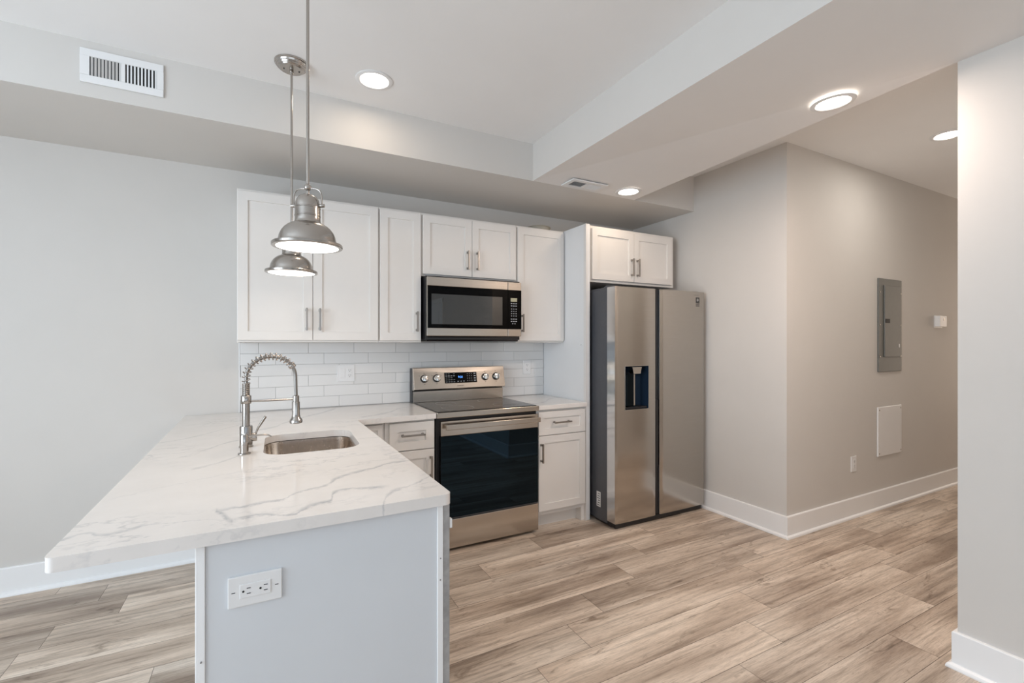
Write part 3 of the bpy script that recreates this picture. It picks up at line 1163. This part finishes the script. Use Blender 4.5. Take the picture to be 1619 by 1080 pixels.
# ------------------------------------------------------------ electric plates
def receptacle(mb, cx, cz, y, horiz=False, mi=1, sc=1.0):
    """slots of one duplex outlet face (two sets)"""
    for q in (-1, 1):
        def s(dx, dz, w, h):
            if horiz:
                dx, dz, w, h = dz, dx, h, w
            mb.box(cx + (dx - w / 2) * sc, cx + (dx + w / 2) * sc, y - 0.0006, y + 0.001, cz + (dz - h / 2) * sc, cz + (dz + h / 2) * sc, 0, mi=mi)
        c = q * 0.0185
        s(-0.0065, c + 0.004, 0.0018, 0.0085)
        s(0.0065, c + 0.004, 0.0018, 0.0085)
        if horiz:
            mb.cyl((cx + (c - 0.0075) * sc, y - 0.0006, cz), (cx + (c - 0.0075) * sc, y + 0.001, cz), 0.0026 * sc, 12, mi=mi)
        else:
            mb.cyl((cx, y - 0.0006, cz + (c - 0.0065) * sc), (cx, y + 0.001, cz + (c - 0.0065) * sc), 0.0024 * sc, 12, mi=mi)


def outlet(label, x0, x1, z0, z1, y, horiz=False, name='power_outlet', cat='outlet', sc=1.0):
    cx, cz = (x0 + x1) / 2, (z0 + z1) / 2
    t = thing(name, label, cat, (cx, y, cz))
    mb = MB().box(x0, x1, y - 0.006, y, z0, z1, 0.0018)
    mb.build('cover_plate', M['plate'], t)
    a, c = (0.0335 * sc, 0.0165 * sc) if horiz else (0.0165 * sc, 0.0335 * sc)
    r = MB().box(cx - a, cx + a, y - 0.008, y - 0.005, cz - c, cz + c, 0.0008)
    receptacle(r, cx, cz, y - 0.008, horiz, 1, sc)
    if horiz:
        r.box(x0 + 0.008, x0 + 0.016, y - 0.0063, y - 0.005, cz - 0.001, cz + 0.001, mi=1)
        r.box(x1 - 0.016, x1 - 0.008, y - 0.0063, y - 0.005, cz - 0.001, cz + 0.001, mi=1)
    r.build('receptacle', [M['plate'], M['slot']], t)
    return t


outlet('white horizontal double outlet on the end panel of the peninsula', -0.076, 0.044, 0.712, 0.788, PF + 0.003, True, sc=1.02)
outlet('white outlet in the tile backsplash right of the range', 1.985, 2.062, 1.098, 1.216, YT)
outlet('small white outlet low on the hall wall above the baseboard', 4.075, 4.150, 0.355, 0.475, YH)
# switch + outlet double plate
t = thing('switch_plate', 'white double plate with rocker switch and outlet on the tiles left of the range', 'switch plate', (0.527, YT, 1.152))
MB().box(0.467, 0.587, YT - 0.006, YT, 1.092, 1.212, 0.0018).build('cover_plate', M['plate'], t)
MB().box(0.487, 0.520, YT - 0.0085, YT - 0.005, 1.119, 1.186, 0.0012).build('rocker_switch', M['plate'], t)
r = MB().box(0.535, 0.568, YT - 0.008, YT - 0.005, 1.119, 1.186, 0.0008)
receptacle(r, 0.5515, 1.1525, YT - 0.008)
r.build('receptacle', [M['plate'], M['slot']], t)

# ------------------------------------------------------------ hall wall fittings
t = thing('electrical_panel', 'tall grey breaker panel cover set in the hall wall', 'electrical panel', (4.63, YH, 1.51))
MB().box(4.478, 4.865, YH - 0.012, YH - 0.0005, 1.128, 1.905, 0.003).build('cover', M['panelgrey'], t)
d_o = MB().box(4.560, 4.825, YH - 0.020, YH - 0.012, 1.250, 1.850, 0.003).build('door', M['panelgrey'], t)
MB().box(4.572, 4.640, YH - 0.0225, YH - 0.0195, 1.535, 1.570, 0.001).build('latch', M['slot'], d_o)
MB().box(4.796, 4.808, YH - 0.0215, YH - 0.0195, 1.33, 1.36, 0.0005).build('sticker', M['plate'], d_o)
for x in (4.500, 4.845):
    for z in (1.255, 1.52, 1.79):
        MB().cyl((x, YH - 0.015, z), (x, YH - 0.011, z), 0.006, 12).build('screw', M['chrome'], t)

t = thing('access_panel', 'white blank access cover low on the hall wall under the breaker panel', 'access panel', (4.66, YH, 0.64))
MB().box(4.470, 4.868, YH - 0.012, YH - 0.0005, 0.428, 0.838, 0.006, 3).build('cover', M['plate'], t)
for x in (4.490, 4.848):
    for z in (0.452, 0.812):
        MB().cyl((x, YH - 0.0135, z), (x, YH - 0.011, z), 0.006, 12).build('screw', M['handle'], t)

t = thing('thermostat', 'small white thermostat box on the hall wall right of the breaker panel', 'thermostat', (5.56, YH, 1.57))
MB().box(5.50, 5.66, YH - 0.006, YH - 0.0005, 1.51, 1.625, 0.003).build('back_plate', M['plate'], t)
MB().box(5.505, 5.645, YH - 0.045, YH - 0.006, 1.520, 1.618, 0.004).build('housing', M['plate'], t)
MB().box(5.575, 5.60, YH - 0.0465, YH - 0.0445, 1.575, 1.600, 0.0005).build('display', M['handle'], t)


# ------------------------------------------------------------ vents
def vent_wall(label, x0, x1, z0, z1, y):
    t = thing('air_vent', label, 'vent', ((x0 + x1) / 2, y, (z0 + z1) / 2), )
    xm = (x0 + x1) / 2
    la, lb = (x0 + 0.034, xm - 0.006), (xm + 0.008, x1 - 0.026)
    h0, h1 = z0 + 0.034, z1 - 0.034
    mb = MB()
    ya, yb = y - 0.010, y - 0.002
    mb.box(x0, x1, ya, yb, z0, h0, 0.002)
    mb.box(x0, x1, ya, yb, h1, z1, 0.002)
    mb.box(x0, la[0], ya, yb, h0, h1)
    mb.box(la[1], lb[0], ya, yb, h0, h1)
    mb.box(lb[1], x1, ya, yb, h0, h1)
    mb.build('frame', M['plate'], t)
    MB().box(x0 + 0.02, x1 - 0.02, y - 0.0018, y - 0.0004, z0 + 0.02, z1 - 0.02).build('backing', M['slot'], t)
    for (a, b_), ang in ((la, 38), (lb, -38)):
        n = 9
        for k in range(n):
            x = a + (b_ - a) * (k + 0.5) / n + 0.002
            m3 = MB().box(x - 0.0045, x + 0.0045, y - 0.0065, y - 0.0055, h0, h1, rot=Matrix.Rotation(math.radians(ang), 3, 'Z'))
            m3.build('louver', M['plate'], t)
    return t


vent_wall('white register with vertical louvers on the soffit face at the upper left', -0.728, -0.421, 2.552, 2.706, 2.785)
t = thing('air_vent', 'small white ceiling register in the dropped ceiling next to a downlight', 'vent', (2.015, 2.675, ZS))
x0, x1, y0, y1 = 1.862, 2.162, 2.602, 2.752
z = ZS
mb = MB()
mb.box(x0, x1, y0, y0 + 0.034, z - 0.010, z - 0.001, 0.002).box(x0, x1, y1 - 0.034, y1, z - 0.010, z - 0.001, 0.002)
mb.box(x0, x0 + 0.03, y0 + 0.034, y1 - 0.034, z - 0.010, z - 0.001).box(x1 - 0.03, x1, y0 + 0.034, y1 - 0.034, z - 0.010, z - 0.001)
mb.box(2.005, 2.020, y0 + 0.034, y1 - 0.034, z - 0.010, z - 0.001)
mb.build('frame', M['plate'], t)
MB().box(x0 + 0.02, x1 - 0.02, y0 + 0.02, y1 - 0.02, z - 0.0018, z - 0.0004).build('backing', M['slot'], t)
for a, b_, ang in ((x0 + 0.03, 2.005, -40), (2.020, x1 - 0.03, 40)):
    for k in range(9):
        x = a + (b_ - a) * (k + 0.5) / 9
        MB().box(x - 0.0048, x + 0.0048, y0 + 0.034, y1 - 0.034, z - 0.0065, z - 0.0055, rot=Matrix.Rotation(math.radians(ang), 3, 'Y')).build('louver', M['plate'], t)


# ------------------------------------------------------------ recessed downlights
def make_downlight(label, loc, key, tilt=0.0):
    t = thing('recessed_downlight', label, 'downlight', loc, 'round recessed downlights')
    MB().lathe(loc, [(0.070, -0.003), (0.074, -0.006), (0.080, -0.0055), (0.090, -0.0045), (0.094, -0.003), (0.094, -0.0003), (0.070, -0.0003)], 48, closed=True).build('trim_ring', M['plate'], t, smooth=40)
    MB().lathe(loc, [(0, -0.016), (0.030, -0.0145), (0.050, -0.010), (0.062, -0.005), (0.066, -0.001), (0, -0.0008)], 48).build('lens', M['lens'], t)
    l = area('lamp_light', (0, 0, -0.018), (0, 0, 0), 0.12, 0.12, key, t, 'DISK')
    t.rotation_euler = (0, tilt, 0)
    return t


tl = -math.atan2(ZR - ZS, XP - 1.65)
def beam_z(x, y):
    zr_ = ZR if y < YP else ZS + (ZR - ZS) * (2.785 - y) / (2.785 - YP)
    return ZS + (zr_ - ZS) * (x - 1.65) / (2.58 - 1.65)

make_downlight('round recessed downlight in the high ceiling near the pendant lamps', (0.516, 2.497, ZC), 'down_kitchen')
make_downlight('round recessed downlight in the dropped ceiling near its right edge, largest in view', (2.43, 1.262, beam_z(2.43, 1.262) - 0.001), 'down_band', -0.06)
make_downlight('small round recessed downlight beside the ceiling register above the refrigerator', (2.395, 2.655, beam_z(2.395, 2.655) - 0.0005), 'down_fridge')
make_downlight('round recessed downlight in the hall ceiling, half hidden by the right wall', (4.10, 1.405, ZH), 'down_hall')


# ------------------------------------------------------------ pendant lamps
def make_pendant(label, x, y, ztop, zrim):
    t = thing('pendant_lamp', label, 'pendant lamp', (x, y, ztop), 'brushed nickel pendant lamps')
    c = (x, y, ztop)
    can = MB().lathe(c, [(0, -0.034), (0.050, -0.033), (0.056, -0.030), (0.059, -0.025), (0.063, -0.024), (0.066, -0.018), (0.070, -0.017), (0.073, -0.010), (0.0765, -0.008), (0.078, -0.001), (0, -0.001)], 48)
    co = can.build('canopy', M['nickel'], t, smooth=25)
    for q in (-1, 1):
        MB().cyl((x + q * 0.034, y, ztop - 0.035), (x + q * 0.034, y, ztop - 0.0325), 0.004, 12).build('canopy_screw', M['slot'], co)
    z = zrim
    MB().cyl((x, y, z + 0.225), (x, y, ztop - 0.034), 0.0055, 16).cyl((x, y, ztop - 0.052), (x, y, ztop - 0.034), 0.0085, 16, bev=0.001).build('stem', M['nickel'], t, smooth=40)
    MB().lathe((x, y, z + 0.216), [(0, -0.013), (0.006, -0.012), (0.0115, -0.006), (0.013, 0), (0.0115, 0.007), (0.006, 0.012), (0, 0.013)], 24).cyl((x, y, z + 0.186), (x, y, z + 0.21), 0.0055, 16).build('swivel_ball', M['nickel'], t, smooth=60)
    # shade: rim, bowl, neck with bands, dome
    prof = [(0.1040, 0.000), (0.1170, 0.000), (0.1185, 0.002), (0.1185, 0.010), (0.1165, 0.0125), (0.0985, 0.0135), (0.0975, 0.016),
            (0.0965, 0.026), (0.0935, 0.040), (0.0875, 0.054), (0.0790, 0.066), (0.0680, 0.076), (0.0560, 0.083), (0.0470, 0.087), (0.0440, 0.091),
            (0.0430, 0.096), (0.0430, 0.110), (0.0442, 0.111), (0.0442, 0.114), (0.0430, 0.1155), (0.0425, 0.139), (0.0438, 0.140), (0.0438, 0.143), (0.0420, 0.145),
            (0.0412, 0.158), (0.0380, 0.170), (0.0310, 0.181), (0.0200, 0.188), (0.0, 0.190)]
    MB().lathe((x, y, z), prof, 56).build('shade', M['nickel'], t, smooth=28)
    MB().lathe((x, y, z), [(0.104, 0.0), (0.1025, 0.004), (0, 0.005)], 56).build('lens', M['lensp'], t, smooth=30)
    # yoke across the view
    ca, sa = 0.8823, -0.4707
    yk = []
    for k in range(25):
        a = PI * k / 24
        rx = 0.0505
        u = -rx * math.copysign(abs(math.cos(a)) ** 0.45, math.cos(a))
        e = (abs(math.sin(a))) ** 0.45
        yk.append((x + u * ca, y + u * sa, z + 0.152 + 0.060 * e))
    MB().tube(yk, 0.0032, 10).build('yoke', M['nickel'], t, smooth=60)
    for q in (-1, 1):
        MB().cyl((x + q * 0.040 * ca, y + q * 0.040 * sa, z + 0.150), (x + q * 0.060 * ca, y + q * 0.060 * sa, z + 0.150), 0.0065, 16, bev=0.001).build('yoke_knob', M['nickel'], t, smooth=40)
    area('lamp_light', (0, 0, z - ztop - 0.004), (0, 0, 0), 0.19, 0.19, 'pendant', t, 'DISK')
    return t


make_pendant('nearer brushed nickel dome pendant lamp, its rod running out of the frame top', 0.143, 1.828, ZC, 1.712)
make_pendant('brushed nickel dome pendant lamp behind the other, its round canopy visible on the ceiling', 0.126, 2.54, ZC, 1.712)

# ------------------------------------------------------------ microwave
t = thing('microwave', 'stainless steel over-the-range microwave with black glass door', 'microwave', (1.37, 3.3, 1.41))
MB().box(0.997, 1.742, 3.142, YT - 0.001, 1.392, 1.838, 0.002).build('housing', M['black'], t)
d = MB()
d.box(1.000, 1.6275, 3.118, 3.140, 1.767, 1.828, 0.003).box(1.000, 1.6275, 3.118, 3.140, 1.418, 1.474, 0.003)
d.box(1.000, 1.012, 3.119, 3.140, 1.474, 1.767)
dd = d.build('door', M['steel'], t)
MB().box(1.004, 1.6275, 3.1165, 3.139, 1.474, 1.767, 0.001).build('door_glass', M['panelglass'], dd)
MB().box(1.031, 1.581, 3.1150, 3.1170, 1.500, 1.711, 0.0008).build('window', M['microwindow'], dd)
for za, zb_ in ((1.767, 1.828), (1.418, 1.474)):
    MB().box(1.6295, 1.744, 3.118, 3.140, za, zb_, 0.003).build('panel_strip', M['steel'], t)
cp = MB().box(1.6295, 1.744, 3.1165, 3.139, 1.474, 1.767, 0.001).build('control_panel', M['panelglass'], t)
MB().box(1.651, 1.706, 3.1152, 3.117, 1.680, 1.708, 0.0005).build('display', M['lcd'], cp)
for r in range(9):
    zz = 1.666 - r * 0.0175 - (0.006 if r > 1 else 0) - (0.006 if r > 5 else 0)
    for c in range(3 if r != 8 else 2):
        xx = 1.659 + c * 0.0195 + (0.01 if r == 8 else 0)
        w = 0.006 if r in (0, 1, 6, 7) else 0.0035
        MB().box(xx - w, xx + w, 3.1158, 3.117, zz - 0.003, zz + 0.003).build('button', M['white_ink'], cp)
MB().prism([(3.135, 1.417), (3.16, 1.380), (3.45, 1.380), (3.45, 1.417)], 'x', 1.01, 1.735).build('vent_hood', M['black'], t)

# ------------------------------------------------------------ range
t = thing('electric_range', 'stainless steel electric range with black glass oven door and four knobs', 'stove', (1.377, 3.2, 0))
MB().box(0.996, 1.757, 2.925, 3.50, 0.030, 0.884, 0.002).box(1.02, 1.74, 2.95, 3.45, 0.0, 0.03).build('body', M['black'], t)
# cooktop
MB().box(0.9915, 1.760, 2.882, 3.452, 0.880, 0.9155, 0.004, 3).build('cooktop_frame', M['steel'], t)
MB().box(1.003, 1.750, 2.902, 3.420, 0.9150, 0.9190, 0.0015).build('cooktop_glass', M['cooktop'], t)
def ring(cx, cy, r):
    return MB().lathe((cx, cy, 0.9191), [(r - 0.0012, 0), (r + 0.0012, 0), (r + 0.0012, 0.0002), (r - 0.0012, 0.0002)], 56, closed=True)
for cx, cy, r in ((1.20, 3.05, 0.112), (1.57, 3.05, 0.088), (1.20, 3.30, 0.075), (1.57, 3.30, 0.10)):
    ring(cx, cy, r).build('burner_ring', M['raw'], t)
# backguard
MB().prism([(3.435, 0.916), (3.435, 1.002), (3.447, 1.002), (3.447, 0.995), (3.515, 0.995), (3.515, 0.916)], 'x', 0.995, 1.745).build('lower_guard', M['steel'], t)
MB().box(0.990, 1.752, 3.455, 3.515, 0.918, 1.176, 0.003).build('guard_back', M['black'], t)
gp = MB().prism([(3.418, 1.010), (3.4, 1.018), (3.436, 1.178), (3.452, 1.182), (3.456, 1.010)], 'x', 0.992, 1.752, 0.002).build('control_panel', M['steel'], t)
sl = math.atan2(0.036, 0.160)
tiltm = Matrix.Rotation(-sl, 3, 'X')
def py(z):
    return 3.4 + (z - 1.018) * 0.036 / 0.160
def pbox(x0, x1, z0, z1, th, mat, name, parent, bev=0.0005):
    zc = (z0 + z1) / 2
    y = py(zc)
    return MB().box(x0, x1, y - th, y + 0.002, z0, z1, bev, rot=tiltm).build(name, mat, parent)
ds = pbox(1.235, 1.505, 1.056, 1.139, 0.0015, M['panelglass'], 'display', gp)
rotp = tiltm @ FRONT
text_part('clock_digits', '9:31', 0.024, (1.367, py(1.102) - 0.0022, 1.102), rotp, M['blue'], ds, 'blue lit clock digits')
def mark(x, z, w, h, parent=ds, mat='white_ink', y=0.0019):
    return MB().box(x - w / 2, x + w / 2, py(z) - y, py(z) - y + 0.0008, z - h / 2, z + h / 2, rot=tiltm).build('button_mark', M[mat], parent)
for r, zz in enumerate((1.128, 1.113, 1.098, 1.083, 1.068)):
    for c in range(4):
        if (r, c) in ((0, 2), (2, 3)):
            continue
        mark(1.250 + c * 0.021, zz, 0.013, 0.0022 if r != 1 else 0.005)
for r, zz in enumerate((1.127, 1.109, 1.091, 1.073)):
    for c in range(3):
        mark(1.425 + c * 0.0175, zz, 0.004, 0.005)
    mark(1.487, zz, 0.016, 0.007)
for c in range(3):
    mark(1.345 + c * 0.024, 1.070, 0.013, 0.0045)
for kx in (1.075, 1.172, 1.578, 1.674):
    zc = 1.098
    n = Vector((0, -math.cos(sl), math.sin(sl)))
    p = Vector((kx, py(zc), zc))
    k = MB().cyl(p, p + n * 0.006, 0.030, 32, mi=1).cyl(p + n * 0.006, p + n * 0.024, 0.0265, 32, r2=0.0235, bev=0.0015)
    k.box(kx - 0.0065, kx + 0.0065, p.y - 0.031, p.y - 0.018, zc - 0.021 + 0.004, zc + 0.022 + 0.004, 0.0015, rot=tiltm)
    k.build('knob', [M['chrome'], M['black']], gp, smooth=35)
    for dx, dz, w in ((0, 0.042, 0.008), (-0.036, 0.022, 0.006), (0.036, 0.022, 0.006), (0, -0.040, 0.008)):
        mark(kx + dx, zc + dz, w, 0.003, gp, 'ink', 0.0006)
text_part('brand_lettering', 'SAMSUNG', 0.0115, (1.362, py(1.036) - 0.0004, 1.036), rotp, M['ink'], gp, 'small dark brand lettering')
# oven door
od = MB().box(1.019, 1.754, 2.886, 2.924, 0.762, 0.857, 0.003).build('oven_door', M['steel'], t)
MB().box(1.019, 1.754, 2.8875, 2.924, 0.222, 0.7615, 0.002).build('door_glass', M['ovenglass'], od)
hb = MB().box(1.040, 1.748, 2.838, 2.856, 0.806, 0.840, 0.004, 3)
hb.box(1.048, 1.066, 2.85, 2.888, 0.812, 0.834, 0.002).box(1.722, 1.740, 2.85, 2.888, 0.812, 0.834, 0.002)
hb.build('door_handle', M['steel'], od)
MB().box(1.021, 1.752, 2.893, 2.924, 0.2135, 0.2205, 0.001).build('lower_edge', M['darkgrey'], od)
MB().box(1.019, 1.757, 2.888, 2.924, 0.022, 0.211, 0.003).build('storage_drawer', M['steel'], t)

# ------------------------------------------------------------ refrigerator
t = thing('refrigerator', 'stainless steel side-by-side refrigerator with a dispenser in its left door', 'refrigerator', (2.73, 3.1, 0))
MB().box(2.270, 3.192, 2.748, 3.50, 0.020, 1.768, 0.004).build('body', M['darkgrey'], t)
MB().box(2.275, 3.187, 2.66, 2.90, 0.003, 0.044, 0.012).build('base_grille', M['black'], t)
MB().prism([(2.69, 1.768), (2.69, 1.792), (2.76, 1.800), (2.80, 1.785), (3.10, 1.785), (3.12, 1.768)], 'x', 2.275, 2.335, 0.002).build('hinge_cover', M['darkgrey'], t)
MB().prism([(2.69, 1.768), (2.69, 1.792), (2.76, 1.800), (2.80, 1.785), (3.10, 1.785), (3.12, 1.768)], 'x', 3.125, 3.185, 0.002).build('hinge_cover', M['darkgrey'], t)

FD = 2.640
def fdoor(x0, x1, z0, z1, hole=None):
    """door with a very slightly bowed steel front; optional recess opening"""
    b = bmesh.new()
    xs = [x0 + (x1 - x0) * k / 24 for k in range(25)]
    zs = [z0, z1]
    if hole:
        xs = sorted(set([x for x in xs if not (hole[0] - 0.004 < x < hole[0] + 0.004 or hole[1] - 0.004 < x < hole[1] + 0.004)] + [hole[0], hole[1]]))
        zs = sorted(zs + [hole[2], hole[3]])
    zz = []
    for a, c in zip(zs[:-1], zs[1:]):
        n = max(1, int((c - a) / 0.08))
        zz += [a + (c - a) * k / n for k in range(n)]
    zz.append(zs[-1])
    def yy(x, z):
        u = (x - (x0 + x1) / 2) / ((x1 - x0) / 2)
        return FD + 0.004 * u * u + (0.003 * max(0, abs(u) - 0.93) / 0.07)
    g = {}
    for i, x in enumerate(xs):
        for j, z in enumerate(zz):
            g[i, j] = b.verts.new((x, yy(x, z), z))
    for i in range(len(xs) - 1):
        for j in range(len(zz) - 1):
            mx, mz = (xs[i] + xs[i + 1]) / 2, (zz[j] + zz[j + 1]) / 2
            if hole and hole[0] < mx < hole[1] and hole[2] < mz < hole[3]:
                continue
            b.faces.new((g[i, j], g[i + 1, j], g[i + 1, j + 1], g[i, j + 1]))
    bd = [e for e in b.edges if e.is_boundary and not (hole and all(hole[0] - 1e-4 <= v.co.x <= hole[1] + 1e-4 and hole[2] - 1e-4 <= v.co.z <= hole[3] + 1e-4 for v in e.verts))]
    r = bmesh.ops.extrude_edge_only(b, edges=bd)
    vs = [v for v in r['geom'] if isinstance(v, bmesh.types.BMVert)]
    for v in vs:
        v.co.y = 2.736
    b.faces.new([b.verts.new(p) for p in ((x0, 2.736, z0), (x1, 2.736, z0), (x1, 2.736, z1), (x0, 2.736, z1))])
    bmesh.ops.remove_doubles(b, verts=b.verts, dist=1e-5)
    bmesh.ops.recalc_face_normals(b, faces=b.faces)
    return MB().merge(b)


HO = (2.350, 2.580, 0.874, 1.196)
fl = fdoor(2.262, 2.658, 0.047, 1.783, HO).build('door', M['steelv'], t, smooth=30)
fr_ = fdoor(2.704, 3.200, 0.047, 1.783).build('door', M['steelv'], t, smooth=30)
MB().box(2.655, 2.700, 2.662, 2.736, 0.047, 1.780).build('center_channel', M['black'], t)
MB().box(2.662, 2.696, 2.652, 2.664, 0.42, 0.93, 0.002).build('channel_grip', M['black'], t)
e1 = MB().box(2.2600, 2.2618, 2.648, 2.734, 0.049, 1.781).build('edge_strip', M['edge'], fl)
e1['label'] = 'polished door edge, window gleam put into its colour'
e2 = MB().box(2.7022, 2.7038, 2.648, 2.700, 0.049, 1.781).build('edge_strip', M['edge'], fr_)
e2['label'] = 'polished door edge, window gleam put into its colour'
# dispenser recess
r = MB()
x0, x1, z0, z1 = HO
yd = 2.725
r.poly([(x0, yd, z0), (x1, yd, z0), (x1, yd, z1), (x0, yd, z1)])
r.poly([(x0, FD + 0.001, z0), (x0, yd, z0), (x0, yd, z1), (x0, FD + 0.001, z1)])
r.poly([(x1, FD + 0.001, z0), (x1, FD + 0.001, z1), (x1, yd, z1), (x1, yd, z0)])
r.poly([(x0, FD + 0.001, z0), (x1, FD + 0.001, z0), (x1, yd, z0), (x0, yd, z0)])
r.poly([(x0, FD + 0.001, z1), (x0, yd, z1), (x1, yd, z1), (x1, FD + 0.001, z1)])
dp = r.build('dispenser', M['waterblue'], fl)
fr2 = MB()
for (a, b_, c, d) in ((x0 - 0.003, x0, z0 - 0.003, z1 + 0.003), (x1, x1 + 0.003, z0 - 0.003, z1 + 0.003), (x0, x1, z0 - 0.003, z0), (x0, x1, z1, z1 + 0.003)):
    fr2.box(a, b_, FD - 0.002, FD + 0.006, c, d)
# (recess trim, spout block, paddle and tray share the dispenser's look but serve on their own)
o_ = fr2.build('dispenser', M['chrome'], fl)
o_.name = 'dispenser_trim'
MB().prism([(2.428, 1.188), (2.522, 1.188), (2.510, 1.138), (2.440, 1.138)], 'y', FD + 0.006, FD + 0.050, 0.002).build('nozzle_block', M['chrome'], fl)
MB().box(2.353, 2.46, FD + 0.03, yd - 0.002, 0.895, 1.135, 0.004).build('bottle_guard', M['ovenglass'], fl)
MB().box(2.462, 2.478, FD + 0.03, FD + 0.05, 0.895, 1.135, 0.004).build('paddle', M['steel'], fl)
MB().box(2.354, 2.576, FD + 0.010, yd - 0.002, 0.876, 0.890, 0.002).build('drip_tray', M['black'], fl)
lg = text_part('brand_lettering', 'SAMSUNG', 0.0125, (3.110, FD + 0.0005, 1.755), FRONT, M['chrome'], fr_, 'small light brand lettering')
MB().box(3.098, 3.140, FD + 0.0008, FD + 0.004, 1.690, 1.738).build('badge', M['ink'], fr_)
text_part('badge_symbol', 'D', 0.026, (3.119, FD + 0.0003, 1.716), FRONT, M['plate'], fr_)
for k, w in enumerate((0.040, 0.040, 0.040)):
    MB().box(3.119 - w / 2, 3.119 + w / 2, FD + 0.0008, FD + 0.004, 1.681 - k * 0.007 - 0.002, 1.681 - k * 0.007 + 0.002).build('badge_line', M['ink'], fr_)
st_ = MB().box(2.2685, 2.2702, 2.822, 2.868, 0.118, 0.232).build('sticker', M['plate'], t)
st_['label'] = 'white printed sticker low on the side'
mb = MB()
for k in range(6):
    mb.box(2.2678, 2.2686, 2.828, 2.862 - 0.006 * (k % 3), 0.128 + k * 0.017, 0.134 + k * 0.017)
mb.build('printed_line', M['panelgrey'], st_)
for x in (2.30, 3.15):
    MB().cyl((x, 2.72, 0.0), (x, 2.72, 0.02), 0.018, 16).build('foot', M['black'], t)

# coil of duct lying on the wall cabinet right of the microwave
t = thing('duct_collar', 'pale round duct collar lying on top of the wall cabinet right of the microwave', 'duct', (2.02, 3.32, 2.287))
MB().lathe((2.02, 3.32, 2.287), [(0.092, 0.0), (0.095, 0.0), (0.095, 0.026), (0.102, 0.031), (0.098, 0.036), (0.090, 0.031), (0.090, 0.0)], 40, closed=True).build('collar', M['duct'], t, smooth=35)

# tidy helper properties
for o in bpy.data.objects:
    if '_o' in o:
        del o['_o']
